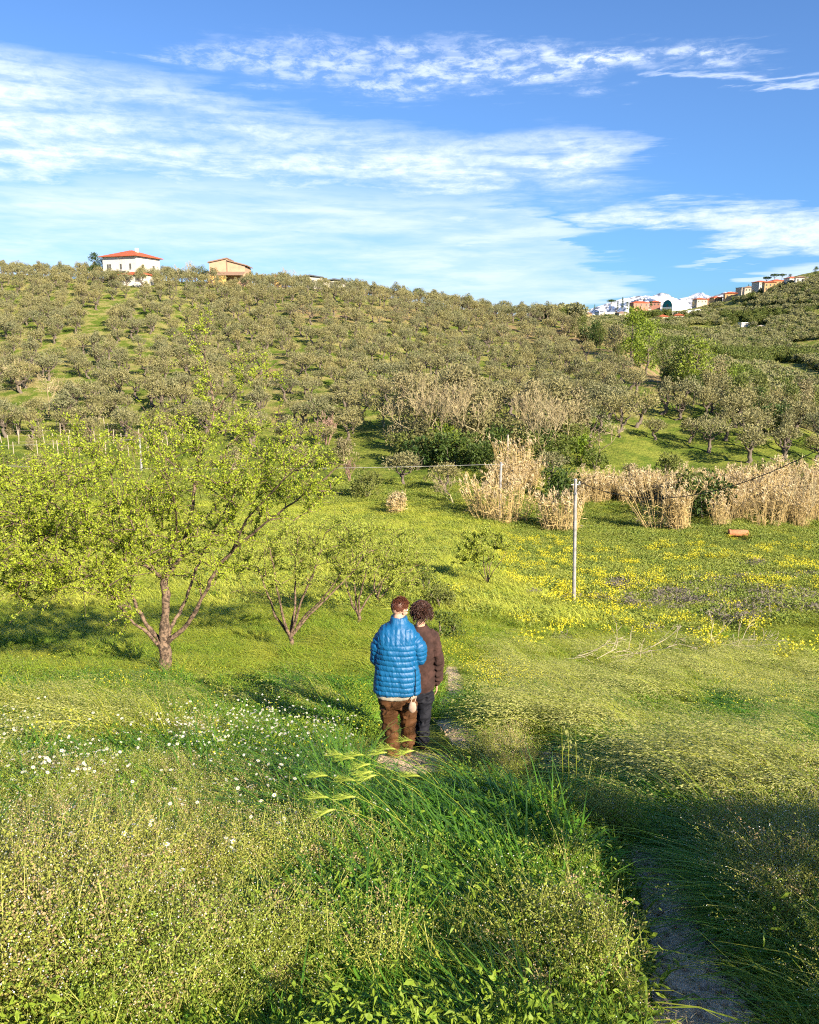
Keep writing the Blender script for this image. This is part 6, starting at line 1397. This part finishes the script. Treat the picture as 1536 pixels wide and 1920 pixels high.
g = G(); loft(g, [(.735, -.01, 0, .205, .13), (.75, -.01, 0, .215, .135), (.80, 0, 0, .21, .132)], 40, 2.4); bake(g, 'shirt', M_shirt, e1, .008, 1, lambda c, n: .010 * (fbm(c[:, 0] * 30, c[:, 2] * 6, 2, 3) - .5))
g = G(); loft(g, [(.62, .0, .03, .175, .115), (.70, 0, .02, .185, .125), (.80, 0, .01, .185, .125)], 36, 2.4)
chain(g, [(-.092, .0, .70), (-.088, .02, .48), (-.066, -.0, .27), (-.052, -.015, .085)], [.098, .086, .076, .068]); chain(g, [(.088, .03, .70), (.112, .12, .48), (.11, .17, .27), (.105, .195, .11)], [.098, .086, .076, .068])
def tdisp(co, no):
    a = fbm(co[:, 0] * 8 + co[:, 2] * 10, co[:, 2] * 9 - co[:, 0] * 14, 3, 41) - .5; b = fbm(co[:, 0] * 10 - co[:, 2] * 16, co[:, 2] * 16 + co[:, 1] * 8, 3, 44) - .5; r = 1 - np.abs(2 * a) * 2
    return .040 * a + .044 * b + .014 * r + .008 * np.sin(co[:, 2] * 75 + 6 * np.sin(co[:, 0] * 20)) * np.exp(-((co[:, 2] - .14) / .1) ** 2)
bake(g, 'trousers', M_trou, e1, .007, 2, tdisp)
def shoe(e, x, y, z, rz=0.0, mm=None):
    g = G(); R_ = rotm(rz, 0); T = lambda p: np.array([x, y, z]) + R_ @ np.array(p, float); ball(g, T((0, -.02, .05)), (.042, .06, .05), R_); ball(g, T((0, .10, .035)), (.046, .085, .032), R_); cap(g, T((0, -.03, .018)), T((0, .14, .018)), .034, .036, flat=1); o = bake(g, 'shoe', mm or M_shoe, e, .006, 2)
    s_ = G(); s_.tube([T((0, -.06, .008)), T((0, .17, .008))], [.036, .034], 8); s_.obj('sole', M_iris, o)
shoe(e1, -.05, -.03, 0, 4); shoe(e1, .105, .18, -.05, -6)
def hair(e, c, R, mm, n, L, r, cover, seed, curly=0.0, rad=(.082, .100, .100), name='hair', low=-.06):
    R = np.array(R); rng = np.random.default_rng(seed); g = G(); c = np.array(c); dirs = unit(n * 3, rng); dirs = dirs[cover(dirs)][:n]
    b = G(); ball(b, (0, 0, 0), (rad[0], rad[1], rad[2]), None, 22, 30); V = np.concatenate(b.V); F = b.F4[0]; keepv = cover(V / np.linalg.norm(V, axis=1)[:, None]); F = F[keepv[F].all(1)]
    nV = V * (1.0 if curly else (.93 + .07 * np.clip(V[:, 2] / rad[2] * 2, -1, 1)[:, None])) * (1 + (.28 if curly else .14) * (fbm(V[:, 0] * 40, V[:, 2] * 40 + V[:, 1] * 30, 3, seed) - .3)[:, None]); g.add(c + np.array([0, 0, 0]) + (nV + np.array([0, -.010, .022])) @ R.T, F, 0, .7)
    for d in dirs:
        p0 = d * np.array(rad) * (.97 if curly else .90 + .07 * np.clip(d[2] * 2, -1, 1)) + np.array([0, -.010, .022]); t = np.linspace(0, 1, 7)[:, None]; sd = np.cross(d, rng.normal(size=3)); sd /= np.linalg.norm(sd); ln = L * rng.uniform(.6, 1.3) * (1.0 if curly else .3 + 1.1 * max(0.0, d[2]))
        flow = d * .45 + sd * .5 + np.array([.25 if not curly else -.1, -.15, -.45 if curly else .35]); p = p0 + flow * ln * t
        if curly: ph = rng.random() * 6; k2 = np.cross(d, sd); p = p + curly * (np.sin(t * 9 + ph) * sd + np.cos(t * 9 + ph) * k2)
        else: p[:, 2] -= (t[:, 0] ** 2) * ln * .25
        g.tube(c + p @ R.T, np.linspace(r, r * .35, 7), 4, 0, rng.random(), cap=False)
    return g.obj(name, mm, e, smooth=True)
hair(e1, HC1, R1, M_hairr, 1300, .034, .0026, lambda d: (d[:, 2] > -.22 + .75 * np.clip(d[:, 1], 0, 1) - .42 * np.clip(-d[:, 1], 0, 1)) , 5)
# spectacles
T = lambda p: HC1 + R1 @ np.array(p, float); g = G()
for s in (-1, 1): g.tube([T((s * .031 + .021 * math.cos(a), .103 - .004 * abs(math.cos(a)), .006 + .017 * math.sin(a))) for a in np.linspace(0, 6.283, 17)], .0018, 5); g.tube([T((s * .053, .100, .010)), T((s * .078, .06, .012)), T((s * .088, .0, .014)), T((s * .086, -.022, .004))], .0019, 5)
g.tube([T((-.010, .105, .01)), T((.010, .105, .01))], .0018, 5); g.obj('spectacles', M_glassf, e1)
# pale pouch at the hip
eb = empty('pouch', p1 + np.array([.155, -.165, .68]), 0, 'small pale pouch hanging below the jacket hem at the right hip', 'pouch')
g = G(); ball(g, (0, 0, 0), (.042, .022, .055)); ball(g, (.002, .002, .03), (.038, .022, .035)); bake(g, 'pouch_body', M_bag, eb, .005, 1)
g = G(); g.tube([(-.02, .0, .05), (-.005, .012, .09), (.012, .03, .12)], .006, 6); g.tube([(.02, .0, .05), (.03, .012, .08), (.04, .03, .11)], .005, 6); g.obj('strap', M_bag, eb, smooth=True)

# ---- person in the brown sweatshirt
p2 = np.array([.118, 8.92, hz(.118, 8.92)])
e2 = empty('person', p2, 0, 'person seen from behind with dark curly hair, in a dark brown sweatshirt', 'person')
HC2 = np.array([.02, .03, 1.675]); R2 = rotm(12, -10, -3)
g = G(); head_parts(g, HC2, R2); chain(g, [(0, -.01, 1.42), (.012, .01, 1.60)], [.056, .05]); loft(g, [(.84, 0, 0, .13, .09), (1.0, 0, 0, .125, .09), (1.15, 0, 0, .13, .09), (1.32, 0, 0, .145, .095), (1.42, 0, 0, .13, .07), (1.46, 0, 0, .06, .05)])
RA2 = [(.150, -.005, 1.385), (.215, -.03, 1.10), (.205, .03, .82)]; LA2 = [(-.150, 0, 1.385), (-.21, .0, 1.10), (-.16, .14, .92)]
chain(g, RA2, [.042, .035, .026]); chain(g, LA2, [.042, .035, .026]); hand(g, (.203, .035, .80), (-.02, .12, -1), (-1, .1, 0), curl=.35, side=1); hand(g, (-.155, .155, .90), (.1, .4, -1), (1, .1, 0), curl=.35, side=-1)
chain(g, [(-.085, 0, .85), (-.085, .02, .47), (-.08, .05, .07)], [.08, .055, .04]); chain(g, [(.07, 0, .85), (.06, -.02, .47), (.03, -.03, .07)], [.08, .055, .04]); bake(g, 'body', M_skin, e2, .0065, 2); face_bits(e2, HC2, R2)
g = G(); loft(g, [(.72, .005, 0, .150, .125), (.735, .005, 0, .160, .132), (.78, .0, 0, .172, .138), (.95, 0, 0, .176, .14), (1.10, 0, 0, .174, .14), (1.25, 0, 0, .178, .14), (1.36, 0, 0, .180, .130), (1.41, 0, 0, .168, .118), (1.445, 0, 0, .142, .104), (1.475, .005, .004, .105, .090), (1.50, .006, .008, .078, .078), (1.515, .008, .01, .070, .072)], 44, 2.4)
chain(g, [(.135, 0, 1.39), (.215, -.03, 1.10), (.210, .0, .90), (.207, .028, .80)], [.076, .066, .062, .042]); chain(g, [(-.135, 0, 1.39), (-.212, 0, 1.10), (-.165, .13, .93)], [.076, .066, .045])
def sdisp(co, no):
    dR, sR = seg_param(co, RA2); arm = (dR < .085) & (co[:, 0] > .15); a = fbm(co[:, 0] * 7 + co[:, 2] * 3, co[:, 2] * 5 - co[:, 0] * 9, 3, 71) - .5; b = fbm(co[:, 0] * 12 - co[:, 2] * 14, co[:, 2] * 11 + co[:, 0] * 10, 3, 74) - .5
    return .020 * a + np.where(arm, .040, .014) * b + np.where(arm, .006 * np.sin(sR * 70 + 4 * co[:, 1] * 20), 0)
bake(g, 'sweatshirt', M_sweat, e2, .0065, 2, sdisp)
g = G(); loft(g, [(.60, 0, 0, .145, .10), (.68, 0, 0, .155, .115), (.80, 0, 0, .15, .11)], 32, 2.4); chain(g, [(-.085, 0, .70), (-.085, .02, .47), (-.08, .05, .08)], [.09, .076, .062]); chain(g, [(.07, 0, .70), (.06, -.02, .47), (.03, -.03, .08)], [.09, .076, .062])
bake(g, 'trousers', M_navy, e2, .008, 2, tdisp); shoe(e2, -.08, .04, 0, 0, M_iris); shoe(e2, .03, -.04, 0, -5, M_iris)
hair(e2, HC2, R2, M_hairb, 900, .085, .0050, lambda d: (d[:, 2] > -.62 + .75 * np.clip(d[:, 1], 0, 1)), 8, .019, (.092, .106, .100))
# ------------------------------------------------------------------ shade casters: unseen bushes added behind and right of the viewer
SHo = mk([shrub_proto(700 + i, 3.2, 1.8, 20, 42, .26, .15) for i in range(2)], M_bark, M_mid)
SHADERS = [(4.2, -3.0, .66), (5.0, -3.1, .66), (6.2, -3.0, 1.0), (7.7, -3.0, 1.08), (9.6, -3.1, 1.05), (11.8, -3.0, 1.05), (8.8, -4.6, 1.1), (13.5, -3.6, 1.1)]
for i, (x, y, s) in enumerate(SHADERS):
    e = empty('bush', (x, y, hz(x, y)), x * 3, 'unseen leafy bush added behind and right of the viewer to cast shade', 'bush', 'shade bushes added behind the viewer'); e.scale = (s, s, s)
    for me, nm in zip(SHo[i % 2], NM): c = bpy.data.objects.new(nm, me); C.objects.link(c); c.parent = e
